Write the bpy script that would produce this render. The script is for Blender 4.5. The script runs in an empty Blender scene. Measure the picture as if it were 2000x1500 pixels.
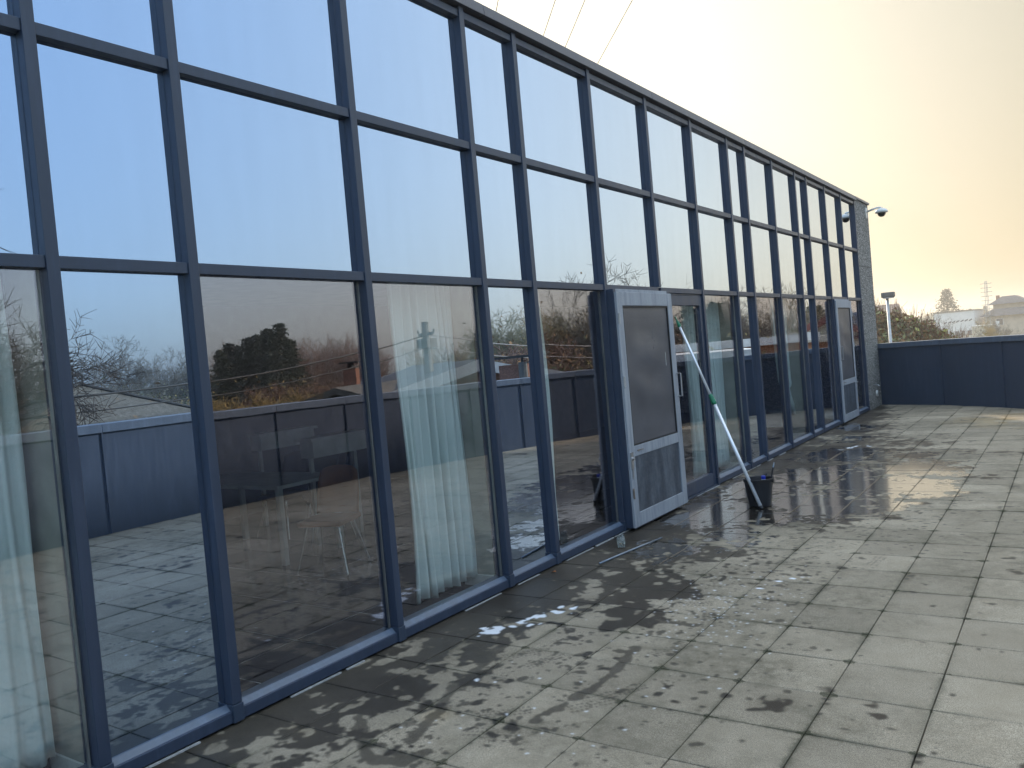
import bpy, math, random
import numpy as np
from mathutils import Vector, Matrix
random.seed(7)
rng = np.random.default_rng(11)
R = math.radians
scene = bpy.context.scene
COL = scene.collection

# ------------------------------------------------------------------ camera
cam_d = bpy.data.cameras.new('camera')
cam = bpy.data.objects.new('camera', cam_d); COL.objects.link(cam)
scene.camera = cam
cam_d.sensor_width = 36; cam_d.lens = 36*1598.6/2000
cam_d.clip_start = 0.05; cam_d.clip_end = 6000
YAW, PITCH, ROLL = R(34.713), R(-1.745), R(5.055)
f_ = Vector((-math.sin(YAW)*math.cos(PITCH), math.cos(YAW)*math.cos(PITCH), math.sin(PITCH)))
r0 = Vector((math.cos(YAW), math.sin(YAW), 0)); d0 = -r0.cross(f_)
right = r0*math.cos(ROLL)+d0*math.sin(ROLL); up = -(-r0*math.sin(ROLL)+d0*math.cos(ROLL))
CAM = Vector((3.610, 0, 1.728))
cam.matrix_world = Matrix(((right.x, up.x, -f_.x, CAM.x), (right.y, up.y, -f_.y, CAM.y), (right.z, up.z, -f_.z, CAM.z), (0, 0, 0, 1)))

# ------------------------------------------------------------------ world and sun
SUN_AZ, SUN_EL = R(36.0), R(21.5)          # azimuth from +Y towards -X
w = bpy.data.worlds.new('World'); scene.world = w; w.use_nodes = True
nt = w.node_tree; nt.nodes.clear()
sky = nt.nodes.new('ShaderNodeTexSky'); sky.sky_type = 'NISHITA'; sky.sun_disc = False
sky.sun_elevation = SUN_EL; sky.sun_rotation = -SUN_AZ
sky.air_density = 1.0; sky.dust_density = 4.5; sky.ozone_density = 1.6
bg = nt.nodes.new('ShaderNodeBackground'); bg.inputs[1].default_value = 0.115
wo = nt.nodes.new('ShaderNodeOutputWorld')
gm = nt.nodes.new('ShaderNodeGamma'); gm.inputs[1].default_value = 0.20     # thin winter haze evens the sky out
hv = nt.nodes.new('ShaderNodeHueSaturation'); hv.inputs['Saturation'].default_value = 1.7
nt.links.new(sky.outputs[0], gm.inputs[0]); nt.links.new(gm.outputs[0], hv.inputs['Color']); 
tcw = nt.nodes.new('ShaderNodeTexCoord'); dt = nt.nodes.new('ShaderNodeVectorMath'); dt.operation = 'DOT_PRODUCT'
dt.inputs[1].default_value = (-math.sin(SUN_AZ), math.cos(SUN_AZ), 0.25); nt.links.new(tcw.outputs['Generated'], dt.inputs[0])
rp = nt.nodes.new('ShaderNodeValToRGB'); mr = nt.nodes.new('ShaderNodeMapRange'); mr.inputs[1].default_value = -1; nt.links.new(dt.outputs['Value'], mr.inputs[0]); nt.links.new(mr.outputs[0], rp.inputs[0])
e_ = rp.color_ramp.elements; e_[0].position = .2; e_[0].color = (.66, .78, .91, 1); e_[1].position = 1.0; e_[1].color = (.52, .495, .435, 1)
for p_, c_ in ((.45, (.69, .80, .91)), (.70, (.84, .85, .83)), (.79, (.74, .73, .68)), (.86, (.54, .50, .425)), (.92, (.385, .35, .275))):
    q_ = e_.new(p_); q_.color = (*c_, 1)
ml = nt.nodes.new('ShaderNodeMix'); ml.data_type = 'RGBA'; ml.blend_type = 'MULTIPLY'; ml.inputs[0].default_value = 1
nt.links.new(hv.outputs[0], ml.inputs[6]); sxw = nt.nodes.new('ShaderNodeSeparateXYZ'); nt.links.new(tcw.outputs['Generated'], sxw.inputs[0])
rz_ = nt.nodes.new('ShaderNodeValToRGB'); nt.links.new(sxw.outputs[2], rz_.inputs[0])
rz_.color_ramp.elements[0].color = (1.0, .97, .90, 1); rz_.color_ramp.elements[1].position = .4; rz_.color_ramp.elements[1].color = (.90, .94, .97, 1); rz_.color_ramp.elements.new(1.0).color = (1.95, 1.88, 1.76, 1)
m2_ = nt.nodes.new('ShaderNodeMix'); m2_.data_type = 'RGBA'; m2_.blend_type = 'MULTIPLY'; m2_.inputs[0].default_value = 1
nt.links.new(rp.outputs[0], m2_.inputs[6]); nt.links.new(rz_.outputs[0], m2_.inputs[7]); nt.links.new(m2_.outputs[2], ml.inputs[7]); nt.links.new(ml.outputs[2], bg.inputs[0]); nt.links.new(bg.outputs[0], wo.inputs[0])
sd = bpy.data.lights.new('sun', 'SUN'); sd.energy = 0.62; sd.angle = R(4); sd.color = (1.0, 0.88, 0.72)
sun = bpy.data.objects.new('sun', sd); COL.objects.link(sun)
sdir = Vector((-math.sin(SUN_AZ)*math.cos(SUN_EL), math.cos(SUN_AZ)*math.cos(SUN_EL), math.sin(SUN_EL)))
sun.rotation_euler = sdir.to_track_quat('Z', 'Y').to_euler()
scene.view_settings.view_transform = 'Standard'; scene.view_settings.look = 'None'
scene.view_settings.exposure = 3.47; scene.view_settings.gamma = 1.0
scene.view_settings.use_curve_mapping = False
scene.render.engine = 'CYCLES'
scene.cycles.max_bounces = 10; scene.cycles.transparent_max_bounces = 16
scene.cycles.glossy_bounces = 5; scene.cycles.diffuse_bounces = 3
scene.cycles.caustics_reflective = True

# ------------------------------------------------------------------ materials
class NT:
    def __init__(s, name):
        s.m = bpy.data.materials.new(name); s.m.use_nodes = True
        s.t = s.m.node_tree; s.t.nodes.clear()
        s.out = s.t.nodes.new('ShaderNodeOutputMaterial')
    def n(s, typ, **kw):
        nd = s.t.nodes.new('ShaderNode'+typ)
        for k, v in kw.items():
            if k.startswith('i_'):
                nd.inputs[k[2:].replace('_', ' ')].default_value = v
            else: setattr(nd, k, v)
        return nd
    def l(s, a, b): s.t.links.new(a, b)
    def ramp(s, fac, stops):
        r = s.n('ValToRGB'); e = r.color_ramp.elements
        while len(e) < len(stops): e.new(0.5)
        for el, (p, c) in zip(e, stops): el.position = p; el.color = (*c, 1) if len(c) == 3 else c
        s.l(fac, r.inputs[0]); return r.outputs[0]
    def math(s, op, a, b=None, c=None, clamp=False):
        m = s.n('Math', operation=op, use_clamp=clamp)
        for i, v in enumerate((a, b, c)):
            if v is None: continue
            if isinstance(v, (int, float)): m.inputs[i].default_value = v
            else: s.l(v, m.inputs[i])
        return m.outputs[0]
    def mix(s, fac, a, b):
        m = s.n('Mix', data_type='RGBA')
        for i, v in ((0, fac), (6, a), (7, b)):
            if isinstance(v, (int, float)): m.inputs[i].default_value = v
            elif isinstance(v, tuple): m.inputs[i].default_value = (*v, 1) if len(v) == 3 else v
            else: s.l(v, m.inputs[i])
        return m.outputs[2]
    def pos(s): return s.n('NewGeometry').outputs['Position']
    def noise(s, scale, detail=3, rough=.5, vec=None, stretch=None):
        nn = s.n('TexNoise'); nn.inputs['Scale'].default_value = scale
        nn.inputs['Detail'].default_value = detail; nn.inputs['Roughness'].default_value = rough
        v = vec or s.pos()
        if stretch:
            mp = s.n('Mapping'); mp.inputs['Scale'].default_value = stretch; s.l(v, mp.inputs[0]); v = mp.outputs[0]
        s.l(v, nn.inputs['Vector']); return nn.outputs['Fac']
    def bump(s, h, strength=.3, dist=.01):
        b = s.n('Bump'); b.inputs['Strength'].default_value = strength; b.inputs['Distance'].default_value = dist
        s.l(h, b.inputs['Height']); return b.outputs[0]
    def pbr(s, color=(.5, .5, .5), rough=.5, metal=0., normal=None, **kw):
        p = s.n('BsdfPrincipled')
        for k, v in (('Base Color', color), ('Roughness', rough), ('Metallic', metal), *kw.items()):
            i = p.inputs[k]
            if isinstance(v, tuple): i.default_value = (*v, 1) if len(v) == 3 else v
            elif isinstance(v, (int, float)): i.default_value = v
            else: s.l(v, i)
        if normal is not None: s.l(normal, p.inputs['Normal'])
        s.l(p.outputs[0], s.out.inputs[0]); return p

def simple(name, col, rough=.6, metal=0., var=.18, scale=6, bump=0, **kw):
    t = NT(name); n = t.noise(scale, 4)
    lo = tuple(c*(1-var) for c in col); hi = tuple(min(1, c*(1+var)) for c in col)
    c = t.ramp(n, [(.3, lo), (.7, hi)])
    nm = t.bump(t.noise(scale*8, 4), bump, .01) if bump else None
    t.pbr(c, rough, metal, nm, **kw); return t.m

def m_painted(name, col, streak=.35):
    """powder coated aluminium, faint dirt streaks and edge chalking"""
    t = NT(name)
    n1 = t.noise(3, 5, .6, stretch=(6, 6, .6)); n2 = t.noise(60, 3)
    c = t.ramp(n1, [(.25, tuple(x*(1-streak*.5) for x in col)), (.55, col), (.8, tuple(min(1, x*(1+streak)+.006) for x in col))])
    rr = t.ramp(n1, [(.3, (.34,)*3), (.7, (.5,)*3)])
    t.pbr(c, rr, .0, t.bump(n2, .03, .002)); return t.m
M = {}
M['frame'] = m_painted('blue_grey_frame_paint', (.028, .042, .074))
M['foot'] = m_painted('dark_frame_foot_paint', (.03, .045, .075))
M['coping'] = m_painted('coping_paint', (.075, .08, .10), .25)
M['parapet'] = m_painted('navy_parapet_sheet', (.042, .061, .100), .2)
M['parapet_cap'] = m_painted('parapet_cap_sheet', (.10, .13, .18), .3)
M['gasket'] = simple('black_rubber_gasket', (.012, .012, .014), .6)
M['bead'] = simple('bright_spacer_bar', (.42, .40, .36), .35, .6)
def m_door():
    t = NT('weathered_door_paint')
    n1 = t.noise(2.2, 6, .65, stretch=(8, 8, .8)); n2 = t.noise(26, 5, .7)
    c = t.ramp(n1, [(.28, (.20, .22, .25)), (.5, (.29, .31, .35)), (.75, (.36, .38, .41))])
    c = t.mix(t.ramp(n2, [(.62, (0, 0, 0)), (.72, (.5, .5, .5))]), c, (.13, .13, .13))
    t.pbr(c, .55, .1, t.bump(n2, .12, .004)); return t.m
M['door'] = m_door()
def m_doorpanel():
    t = NT('streaky_zinc_kick_panel')
    n1 = t.noise(5, 5, .62, stretch=(1.5, 1.5, .5)); n2 = t.noise(30, 4, .6)
    c = t.ramp(n1, [(.3, (.04, .05, .07)), (.5, (.07, .085, .11)), (.74, (.14, .165, .20))])
    t.pbr(c, t.ramp(n2, [(.3, (.35,)*3), (.7, (.6,)*3)]), .3, t.bump(n2, .1, .003)); return t.m
M['kick'] = m_doorpanel()
def m_film():
    t = NT('wrinkled_grey_door_film')
    n1 = t.noise(1.6, 2, .4, stretch=(1, 1, 1.6)); n2 = t.noise(5, 1, .4, stretch=(1., .5, 4))
    c = t.ramp(n1, [(.3, (.060, .060, .070)), (.7, (.095, .093, .105))])
    t.pbr(c, .42, 0, t.bump(t.math('ADD', n1, t.math('MULTIPLY', n2, .12)), .35, .03)); return t.m
M['film'] = m_film()

def m_mirror():
    t = NT('solar_mirror_glass')
    oi = t.n('ObjectInfo')
    v = t.n('VectorMath', operation='ADD'); t.l(t.pos(), v.inputs[0])
    cx = t.n('CombineXYZ'); t.l(t.math('MULTIPLY', oi.outputs['Random'], 31.), cx.inputs[0]); t.l(cx.outputs[0], v.inputs[1])
    b1 = t.noise(1.1, 1, .4, vec=v.outputs[0]); b2 = t.noise(7, 1, .5, vec=v.outputs[0], stretch=(1, 1, 3))
    h = t.math('ADD', b1, t.math('MULTIPLY', b2, .012))
    nm = t.bump(h, .12, .004)
    g = t.n('BsdfGlossy'); g.inputs['Roughness'].default_value = .004; g.inputs['Color'].default_value = (.86, .90, .97, 1)
    t.l(nm, g.inputs['Normal'])
    d = t.n('BsdfDiffuse'); d.inputs['Color'].default_value = (.05, .06, .07, 1)
    dirt = t.noise(30, 5, .7)
    lw = t.n('LayerWeight'); fr3 = t.math('POWER', lw.outputs['Facing'], 2.2)
    t.l(t.mix(fr3, (.43, .56, .76), (1., 1., .98)), g.inputs['Color'])
    dd = t.noise(5, 5, .6, vec=v.outputs[0], stretch=(1, 1.6, .22))
    fac = t.math('ADD', t.math('MULTIPLY', fr3, .30), t.math('MULTIPLY_ADD', dd, .10, .73), clamp=True)
    ms = t.n('MixShader'); t.l(fac, ms.inputs[0]); t.l(d.outputs[0], ms.inputs[1]); t.l(g.outputs[0], ms.inputs[2])
    t.l(ms.outputs[0], t.out.inputs[0]); return t.m
M['mirror'] = m_mirror()
def m_glass(name='coated_window_glass', refl=(.87, .85, .95), base=.175, trans=(.98, 1.0, .99)):
    t = NT(name)
    oi = t.n('ObjectInfo')
    v = t.n('VectorMath', operation='ADD'); t.l(t.pos(), v.inputs[0])
    cx = t.n('CombineXYZ'); t.l(t.math('MULTIPLY', oi.outputs['Random'], 17.), cx.inputs[1]); t.l(cx.outputs[0], v.inputs[1])
    h = t.math('ADD', t.noise(.9, 1, .4, vec=v.outputs[0]), t.math('MULTIPLY', t.noise(6, 1, .5, vec=v.outputs[0], stretch=(1, 1, 5)), .03))
    g = t.n('BsdfGlossy'); g.inputs['Roughness'].default_value = .003; g.inputs['Color'].default_value = (*refl, 1)
    t.l(t.bump(h, .15, .004), g.inputs['Normal'])
    tr = t.n('BsdfTransparent'); tr.inputs[0].default_value = (*trans, 1)
    lw = t.n('LayerWeight'); fr5 = t.math('POWER', lw.outputs['Facing'], 5.)
    fac = t.math('ADD', t.math('MULTIPLY', fr5, .5), base, clamp=True)
    ms = t.n('MixShader'); t.l(fac, ms.inputs[0]); t.l(tr.outputs[0], ms.inputs[1]); t.l(g.outputs[0], ms.inputs[2])
    t.l(ms.outputs[0], t.out.inputs[0]); return t.m
M['glass'] = m_glass()

def m_curtain():
    t = NT('pale_green_curtain_fabric')
    n = t.noise(180, 2, .5, stretch=(1, 1, .3))
    c = t.ramp(n, [(.3, (.82, .92, .90)), (.7, (.92, .98, .96))])
    d = t.n('BsdfDiffuse'); t.l(c, d.inputs[0]); tl = t.n('BsdfTranslucent'); t.l(c, tl.inputs[0])
    ms = t.n('MixShader'); ms.inputs[0].default_value = .35
    t.l(d.outputs[0], ms.inputs[1]); t.l(tl.outputs[0], ms.inputs[2]); t.l(ms.outputs[0], t.out.inputs[0]); return t.m
M['curtain'] = m_curtain()
def m_aggregate():
    t = NT('exposed_aggregate_concrete')
    v = t.n('TexVoronoi'); v.inputs['Scale'].default_value = 38; t.l(t.pos(), v.inputs['Vector'])
    v2 = t.n('TexVoronoi'); v2.inputs['Scale'].default_value = 60; t.l(t.pos(), v2.inputs['Vector'])
    sp = t.n('SeparateColor'); t.l(v.outputs['Color'], sp.inputs[0])
    c = t.ramp(sp.outputs[0], [(0, (.19, .18, .17)), (.5, (.33, .32, .30)), (.9, (.50, .48, .45))])
    c = t.mix(t.ramp(v.outputs['Distance'], [(.35, (0, 0, 0)), (.6, (1, 1, 1))]), c, (.12, .115, .105))
    hh = t.math('ADD', v.outputs['Distance'], t.math('MULTIPLY', v2.outputs['Distance'], .4))
    t.pbr(c, .85, 0, t.bump(t.math('SUBTRACT', 1., hh), .9, .02)); return t.m
M['aggregate'] = m_aggregate()
M['white_plastic'] = simple('aged_white_plastic', (.62, .62, .60), .4)
M['dark_glass'] = simple('smoked_dome', (.02, .02, .022), .1)
M['steel'] = simple('brushed_steel', (.45, .45, .46), .3, .9)
M['rustysteel'] = simple('tarnished_steel', (.22, .18, .15), .5, .6, .4, 20)
M['aluminium'] = simple('brushed_pole_aluminium', (.80, .82, .86), .32, .35, .06, 30)
M['green'] = simple('green_plastic', (.004, .16, .075), .35)
M['bucket'] = simple('black_bucket_plastic', (.012, .013, .017), .38)
M['blue'] = simple('blue_cap_plastic', (.01, .03, .35), .3)
M['bottle'] = simple('white_bottle_plastic', (.6, .65, .7), .3)
M['rod'] = simple('wet_grey_rod', (.20, .23, .27), .25, .3)
M['caulk'] = simple('white_sealant', (.34, .34, .34), .6, 0, .3, 40)
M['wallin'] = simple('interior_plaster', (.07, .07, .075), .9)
M['pier'] = simple('beige_interior_pier', (.34, .34, .29), .9)
M['skirting'] = simple('white_skirting', (.7, .7, .66), .5)
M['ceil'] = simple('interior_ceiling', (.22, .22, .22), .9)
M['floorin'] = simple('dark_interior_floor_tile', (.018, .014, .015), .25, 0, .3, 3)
M['grout'] = simple('pale_grout', (.75, .73, .70), .9)
M['shelf'] = simple('white_laminate', (.55, .57, .55), .4)
M['chairdark'] = simple('navy_chair_shell', (.02, .024, .05), .5)
M['chairorange'] = simple('tan_chair_leather', (.34, .12, .035), .45)
M['chrome'] = simple('chrome_leg', (.6, .6, .6), .2, 1.)
M['wire'] = simple('cable_black', (.03, .03, .03), .5)
M['wirepale'] = simple('cable_grey', (.42, .40, .38), .5)
M['pole'] = simple('concrete_pole', (.30, .28, .25), .8)
M['lamp_pole'] = simple('galvanised_pole', (.42, .42, .42), .5, .3)
M['lamp_head'] = simple('lamp_head_grey', (.13, .13, .12), .5)
M['rooffelt'] = simple('roof_felt', (.08, .08, .08), .9)
M['brick_wall'] = simple('orange_brick_wall', (.42, .20, .11), .85, 0, .22, 14)
M['cream'] = simple('cream_render', (.58, .52, .40), .85, 0, .08, 2)
M['white_wall'] = simple('white_render', (.66, .66, .64), .85, 0, .08, 2)
M['beige_wall'] = simple('beige_render', (.48, .40, .31), .85, 0, .1, 1.5)
M['fascia'] = simple('white_fascia_board', (.75, .73, .68), .5)
M['darkroof'] = simple('dark_flat_roof_tile', (.085, .085, .095), .7, 0, .25, 3)
M['redroof'] = simple('red_brown_roof_tile', (.22, .10, .07), .8, 0, .25, 3)
M['brownroof'] = simple('dull_brown_roof_tile', (.14, .10, .085), .8, 0, .25, 3)
M['blueroof'] = simple('blue_slate_roof', (.12, .16, .22), .6, 0, .2, 3)
M['timber'] = simple('red_brown_timber', (.16, .04, .03), .7)
M['orangewall'] = simple('orange_render', (.55, .20, .08), .8)
M['winglass'] = simple('far_window_glass', (.05, .06, .08), .15)
M['winframe'] = simple('far_window_frame', (.6, .6, .6), .5)
def m_slate():
    t = NT('lichen_slate_roof')
    n = t.noise(1.4, 6, .7); n2 = t.noise(9, 5, .7, stretch=(1, 1, 2))
    c = t.ramp(n2, [(.3, (.09, .08, .065)), (.55, (.15, .14, .12)), (.8, (.26, .245, .21))])
    c = t.mix(t.ramp(n, [(.58, (0, 0, 0)), (.68, (.7, .7, .7))]), c, (.30, .17, .06))
    t.pbr(c, .85, 0, t.bump(n2, .5, .03)); return t.m
M['slate'] = m_slate()
def m_chimbrick():
    t = NT('chimney_brickwork')
    b = t.n('TexBrick'); b.inputs['Scale'].default_value = 5; b.inputs['Mortar Size'].default_value = .02
    b.inputs['Color1'].default_value = (.50, .33, .15, 1); b.inputs['Color2'].default_value = (.40, .24, .10, 1); b.inputs['Mortar'].default_value = (.35, .32, .28, 1)
    tc = t.n('TexCoord'); mp = t.n('Mapping'); mp.inputs['Rotation'].default_value = (R(90), 0, 0)
    t.l(tc.outputs['Object'], mp.inputs[0]); t.l(mp.outputs[0], b.inputs[0])
    t.pbr(b.outputs[0], .9); return t.m
M['yellowbrick'] = m_chimbrick()
M['redbrick'] = simple('red_chimney_brick', (.26, .12, .08), .9, 0, .35, 25)

def m_bark(name, col, tw=.2):
    t = NT(name); oi = t.n('ObjectInfo')
    n = t.noise(1.2, 3)
    c = t.ramp(n, [(.3, tuple(x*.7 for x in col)), (.7, tuple(min(1, x*1.35) for x in col))])
    hs = t.n('HueSaturation'); t.l(c, hs.inputs['Color']); t.l(t.math('MULTIPLY_ADD', oi.outputs['Random'], .5, .75), hs.inputs['Value'])
    t.pbr(hs.outputs[0], .9); return t.m
M['bark_grey'] = m_bark('grey_bark', (.15, .125, .10))
M['bark_brown'] = m_bark('brown_bark', (.14, .09, .06))
M['bark_birch'] = m_bark('pale_birch_bark', (.66, .58, .48))
M['twig_dark'] = m_bark('dark_twigs', (.055, .042, .035))
M['twig_grey'] = m_bark('grey_twigs', (.16, .14, .11))
M['twig_red'] = m_bark('reddish_twigs', (.21, .125, .09))
M['twig_ochre'] = m_bark('ochre_twigs', (.30, .21, .08))
M['twig_olive'] = m_bark('pale_olive_twigs', (.24, .22, .12))
M['leaf_conifer'] = m_bark('dark_conifer_needles', (.050, .058, .034))
M['leaf_ever'] = m_bark('evergreen_leaves', (.040, .070, .035))
M['leaf_bluegreen'] = m_bark('bluish_spruce_needles', (.04, .06, .052))
M['leaf_orange'] = m_bark('orange_brown_leaves', (.20, .115, .05))
M['leaf_ochre'] = m_bark('ochre_winter_leaves', (.24, .18, .07))
M['leaf_yellow'] = m_bark('yellow_green_leaves', (.36, .36, .10))
M['leaf_olive'] = m_bark('olive_leaves', (.21, .21, .10))
def m_ground():
    t = NT('winter_fields')
    n = t.noise(.02, 4); n2 = t.noise(.6, 6, .7)
    c = t.ramp(n, [(.35, (.09, .10, .045)), (.5, (.11, .085, .05)), (.65, (.085, .12, .04))])
    c = t.mix(.4, c, t.ramp(n2, [(.3, (.05, .045, .03)), (.7, (.14, .13, .07))]))
    t.pbr(c, .95); return t.m
M['ground'] = m_ground()
M['asphalt'] = simple('yard_asphalt', (.055, .055, .055), .9, 0, .2, 2)

# ------------------------------------------------------------------ wet map of the terrace (paving state, metres -> pixels)
GX0, GX1, GY0, GY1, PX = -0.1, 6.3, 0.4, 20.0, 0.008
NX, NY = int((GX1-GX0)/PX), int((GY1-GY0)/PX)
xs = (GX0+(np.arange(NX)+.5)*PX).astype(np.float32)[None, :]
ys = (GY0+(np.arange(NY)+.5)*PX).astype(np.float32)[:, None]
def grid_noise(cell, seed, cellx=None):
    r = np.random.default_rng(seed); cellx = cellx or cell
    nx, ny = int((GX1-GX0)/cellx)+3, int((GY1-GY0)/cell)+3
    g = r.random((ny, nx)).astype(np.float32)
    fx = (xs[0]-GX0)/cellx; fy = (ys[:, 0]-GY0)/cell
    ix, iy = fx.astype(int), fy.astype(int)
    tx = fx-ix; ty = fy-iy; tx = tx*tx*(3-2*tx); ty = ty*ty*(3-2*ty)
    a = g[iy][:, ix]; b = g[iy][:, ix+1]; c = g[iy+1][:, ix]; d = g[iy+1][:, ix+1]
    tx = tx[None, :].astype(np.float32); ty = ty[:, None].astype(np.float32)
    return (a*(1-tx)+b*tx)*(1-ty)+(c*(1-tx)+d*tx)*ty
def fbm(cell, octs, seed, gain=.5):
    s = 0; a = 1; t = 0
    for o in range(octs):
        s = s+a*grid_noise(cell/2**o, seed+o*13); t += a; a *= gain
    return s/t
n_s = fbm(.10, 3, 140, .6); n_big = fbm(.7, 5, 1); n_mid = fbm(.22, 4, 50); n_fine = fbm(.05, 2, 90)
def sst(v, a, b):
    t = np.clip((v-a)/(b-a), 0, 1); return t*t*(3-2*t)
wet = np.zeros((NY, NX), np.float32); pud = np.zeros_like(wet); foam = np.zeros_like(wet)
def blob(arr, x, y, rx, ry, amp=1., ang=0.):
    rr = max(rx, ry)*1.6
    i0, i1 = max(0, int((y-rr-GY0)/PX)), min(NY, int((y+rr-GY0)/PX)); j0, j1 = max(0, int((x-rr-GX0)/PX)), min(NX, int((x+rr-GX0)/PX))
    if i1 <= i0 or j1 <= j0: return
    dx = xs[:, j0:j1]-x; dy = ys[i0:i1]-y; c, s = math.cos(ang), math.sin(ang)
    u = (dx*c+dy*s)/rx; v = (-dx*s+dy*c)/ry
    e = np.clip(1.3-np.sqrt(u*u+v*v), 0, 1)*amp
    arr[i0:i1, j0:j1] = np.maximum(arr[i0:i1, j0:j1], e)
def line(arr, pts, r, amp=1.):
    for (x0, y0), (x1, y1) in zip(pts, pts[1:]):
        n = max(2, int(math.hypot(x1-x0, y1-y0)/(r*.5)))
        for k in range(n+1): blob(arr, x0+(x1-x0)*k/n, y0+(y1-y0)*k/n, r, r, amp)
# broad damp field along the glass
wid = np.interp(ys[:, 0], [0.4, 2.2, 3.2, 4.5, 5.5, 7, 9, 12, 14, 16, 18, 20], [.55, .68, .80, 1.0, 1.35, 1.55, 2.3, 2.5, 1.7, 1.0, .5, .2])[:, None]
field = np.clip(1.25-xs/wid, 0, 1)
for x, y, r in ((.63, 5.03, .4), (.75, 5.4, .45), (1.11, 5.3, .3), (1.12, 4.71, .25), (.9, 6.3, .5), (.84, 7.04, .5), (.46, 6.55, .4), (1.3, 8.2, .8)):
    blob(field, x, y, r, r*1.3, 1.)
wet = sst(field*1.05+(n_big-.5)*1.0+(n_mid-.5)*.9+(n_s-.5)*1.5+(n_fine-.5)*.6, .46, .66)
damp = sst(field*.9+(n_big-.5)*1.2+(n_mid-.5)*.7, .15, .95)*.42      # half dried margin
wet = np.maximum(wet*(.90+.10*sst(n_big, .3, .7)), damp)
# splash streaks, drips and footprints on the dry slabs
marks = np.zeros_like(wet)
for p in (((1.38, 3.15), (1.43, 3.39), (1.47, 3.59), (1.46, 3.84), (1.41, 4.18)), ((.95, 2.74), (.9, 2.99), (.78, 3.26), (.74, 3.55), (.64, 3.94)),
          ((.53, 2.83), (.76, 2.63), (.89, 2.53), (1.06, 2.56), (1.1, 2.68)), ((1.19, 4.63), (1.4, 4.65), (1.58, 4.65))):
    line(marks, p, .04, .9)
for x, y in ((1.8, 3.49), (1.87, 3.35), (1.81, 3.05), (1.67, 2.94), (1.76, 3.88), (1.91, 4.09), (1.98, 3.97), (2.34, 3.69), (2.36, 3.92), (2.56, 3.73), (2.69, 3.62), (2.86, 3.7), (2.41, 4.52), (2.33, 4.53), (2.15, 3.23), (1.19, 2.72), (1.32, 2.85), (1.46, 3.05), (1.61, 3.18), (2.11, 4.25), (2.1, 3.95)):
    blob(marks, x, y, random.uniform(.012, .03), random.uniform(.012, .025), 1.)
for _ in range(1500):
    y = random.uniform(1.9, 9); x = abs(random.gauss(0, 1))*.55+float(np.interp(y, [2, 3.5, 5, 9], [.5, .7, 1.2, 1.8]))
    q = random.uniform(.005, .02)*(1.6 if random.random() < .12 else 1)
    blob(marks, x, y, q, q*random.uniform(.6, 1.5), 1., random.random()*3)
def foot(x, y, a, arr, amp=.9):
    for k in range(-5, 6):
        wdt = .042 if abs(k) != 1 else .028
        for q in (-1, 0, 1):
            u = k*.025+(.008 if q == 0 else 0); v = q*wdt*.8
            blob(arr, x+u*math.cos(a)-v*math.sin(a), y+u*math.sin(a)+v*math.cos(a), .008, .013, amp, a)
ft = np.zeros_like(wet)
for x, y, a in ((1.56, 3.42, .9), (1.61, 4.23, 1.1), (1.2, 3.16, .7), (1.02, 3.82, 1.2), (1.41, 5.03, .5), (1.62, 3.61, 1.0), (.82, 3.83, .8), (1.26, 2.97, .4), (1.87, 5.19, 1.6), (1.63, 4.78, 1.9), (2.1, 5.6, 1.2), (1.75, 6.3, .8), (2.3, 6.4, 1.5)):
    foot(x, y, a, ft)
marks = sst(marks+(n_mid-.5)*.8+(n_fine-.5)*1.2, .34, .54)*.85*(marks > .02)
ft = sst(ft+(n_fine-.5)*.6, .35, .5)*(ft > .02)*.8
wet = np.maximum(wet, np.maximum(marks, ft)*.9)
# standing water
pf = np.zeros_like(wet)
for x, y, rx, ry in ((.7, 7.9, .75, .8), (1.3, 8.6, .8, .9), (1.7, 9.5, .7, .9), (1.1, 10.2, .8, .8), (1.9, 10.6, .55, .7), (.9, 11.8, .7, .8), (1.7, 11.7, .5, .5), (.45, 9.3, .6, .9), (.7, 6.4, .35, .45), (1.05, 6.9, .4, .4), (2.25, 9.4, .35, .45), (2.3, 10.6, .3, .4), (.5, 13.6, .4, .5), (.3, 15.2, .4, .6)):
    blob(pf, x, y, rx, ry, 1.)
pud = sst(pf+(n_big-.5)*1.1+(n_mid-.5)*1.5+(n_fine-.5)*1.2+(n_s-.5)*.8, .36, .66)*sst(pf, .0, .12)
wet = np.maximum(wet, pud)
# soap foam
ff = np.zeros_like(wet)
line(ff, ((.40, 4.10), (.47, 4.22), (.56, 4.36), (.66, 4.68)), .075, .9)
line(ff, ((.70, 12.3), (.9, 12.8), (1.13, 12.7)), .06, .8)
for x, y, q in ((1.38, 5.43, .025), (1.68, 5.46, .025), (1.72, 5.5, .02), (1.79, 5.71, .025), (1.86, 5.80, .03), (1.92, 5.85, .018), (1.44, 5.38, .015), (.62, 3.32, .014), (.83, 3.45, .018)):
    blob(ff, x, y, q*1.4, q, 1.2)
foam = sst(ff+(n_fine-.5)*2.6+(n_s-.5)*2.0+(n_mid-.5)*.6, .66, 1.0)*(ff > .02)
dots = np.zeros_like(wet)
for _ in range(240):
    y = random.gauss(5.1, .45); x = random.gauss(1.62, .22)+(5.1-y)*.05
    q = random.uniform(.004, .009); blob(dots, x, y, q, q, 1.)
for _ in range(26):
    y = random.uniform(2.3, 3.9); x = random.uniform(.8, 2.0); q = random.uniform(.006, .011); blob(dots, x, y, q, q, 1.)
foam = np.maximum(foam, (dots > .5)*.8)
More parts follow.
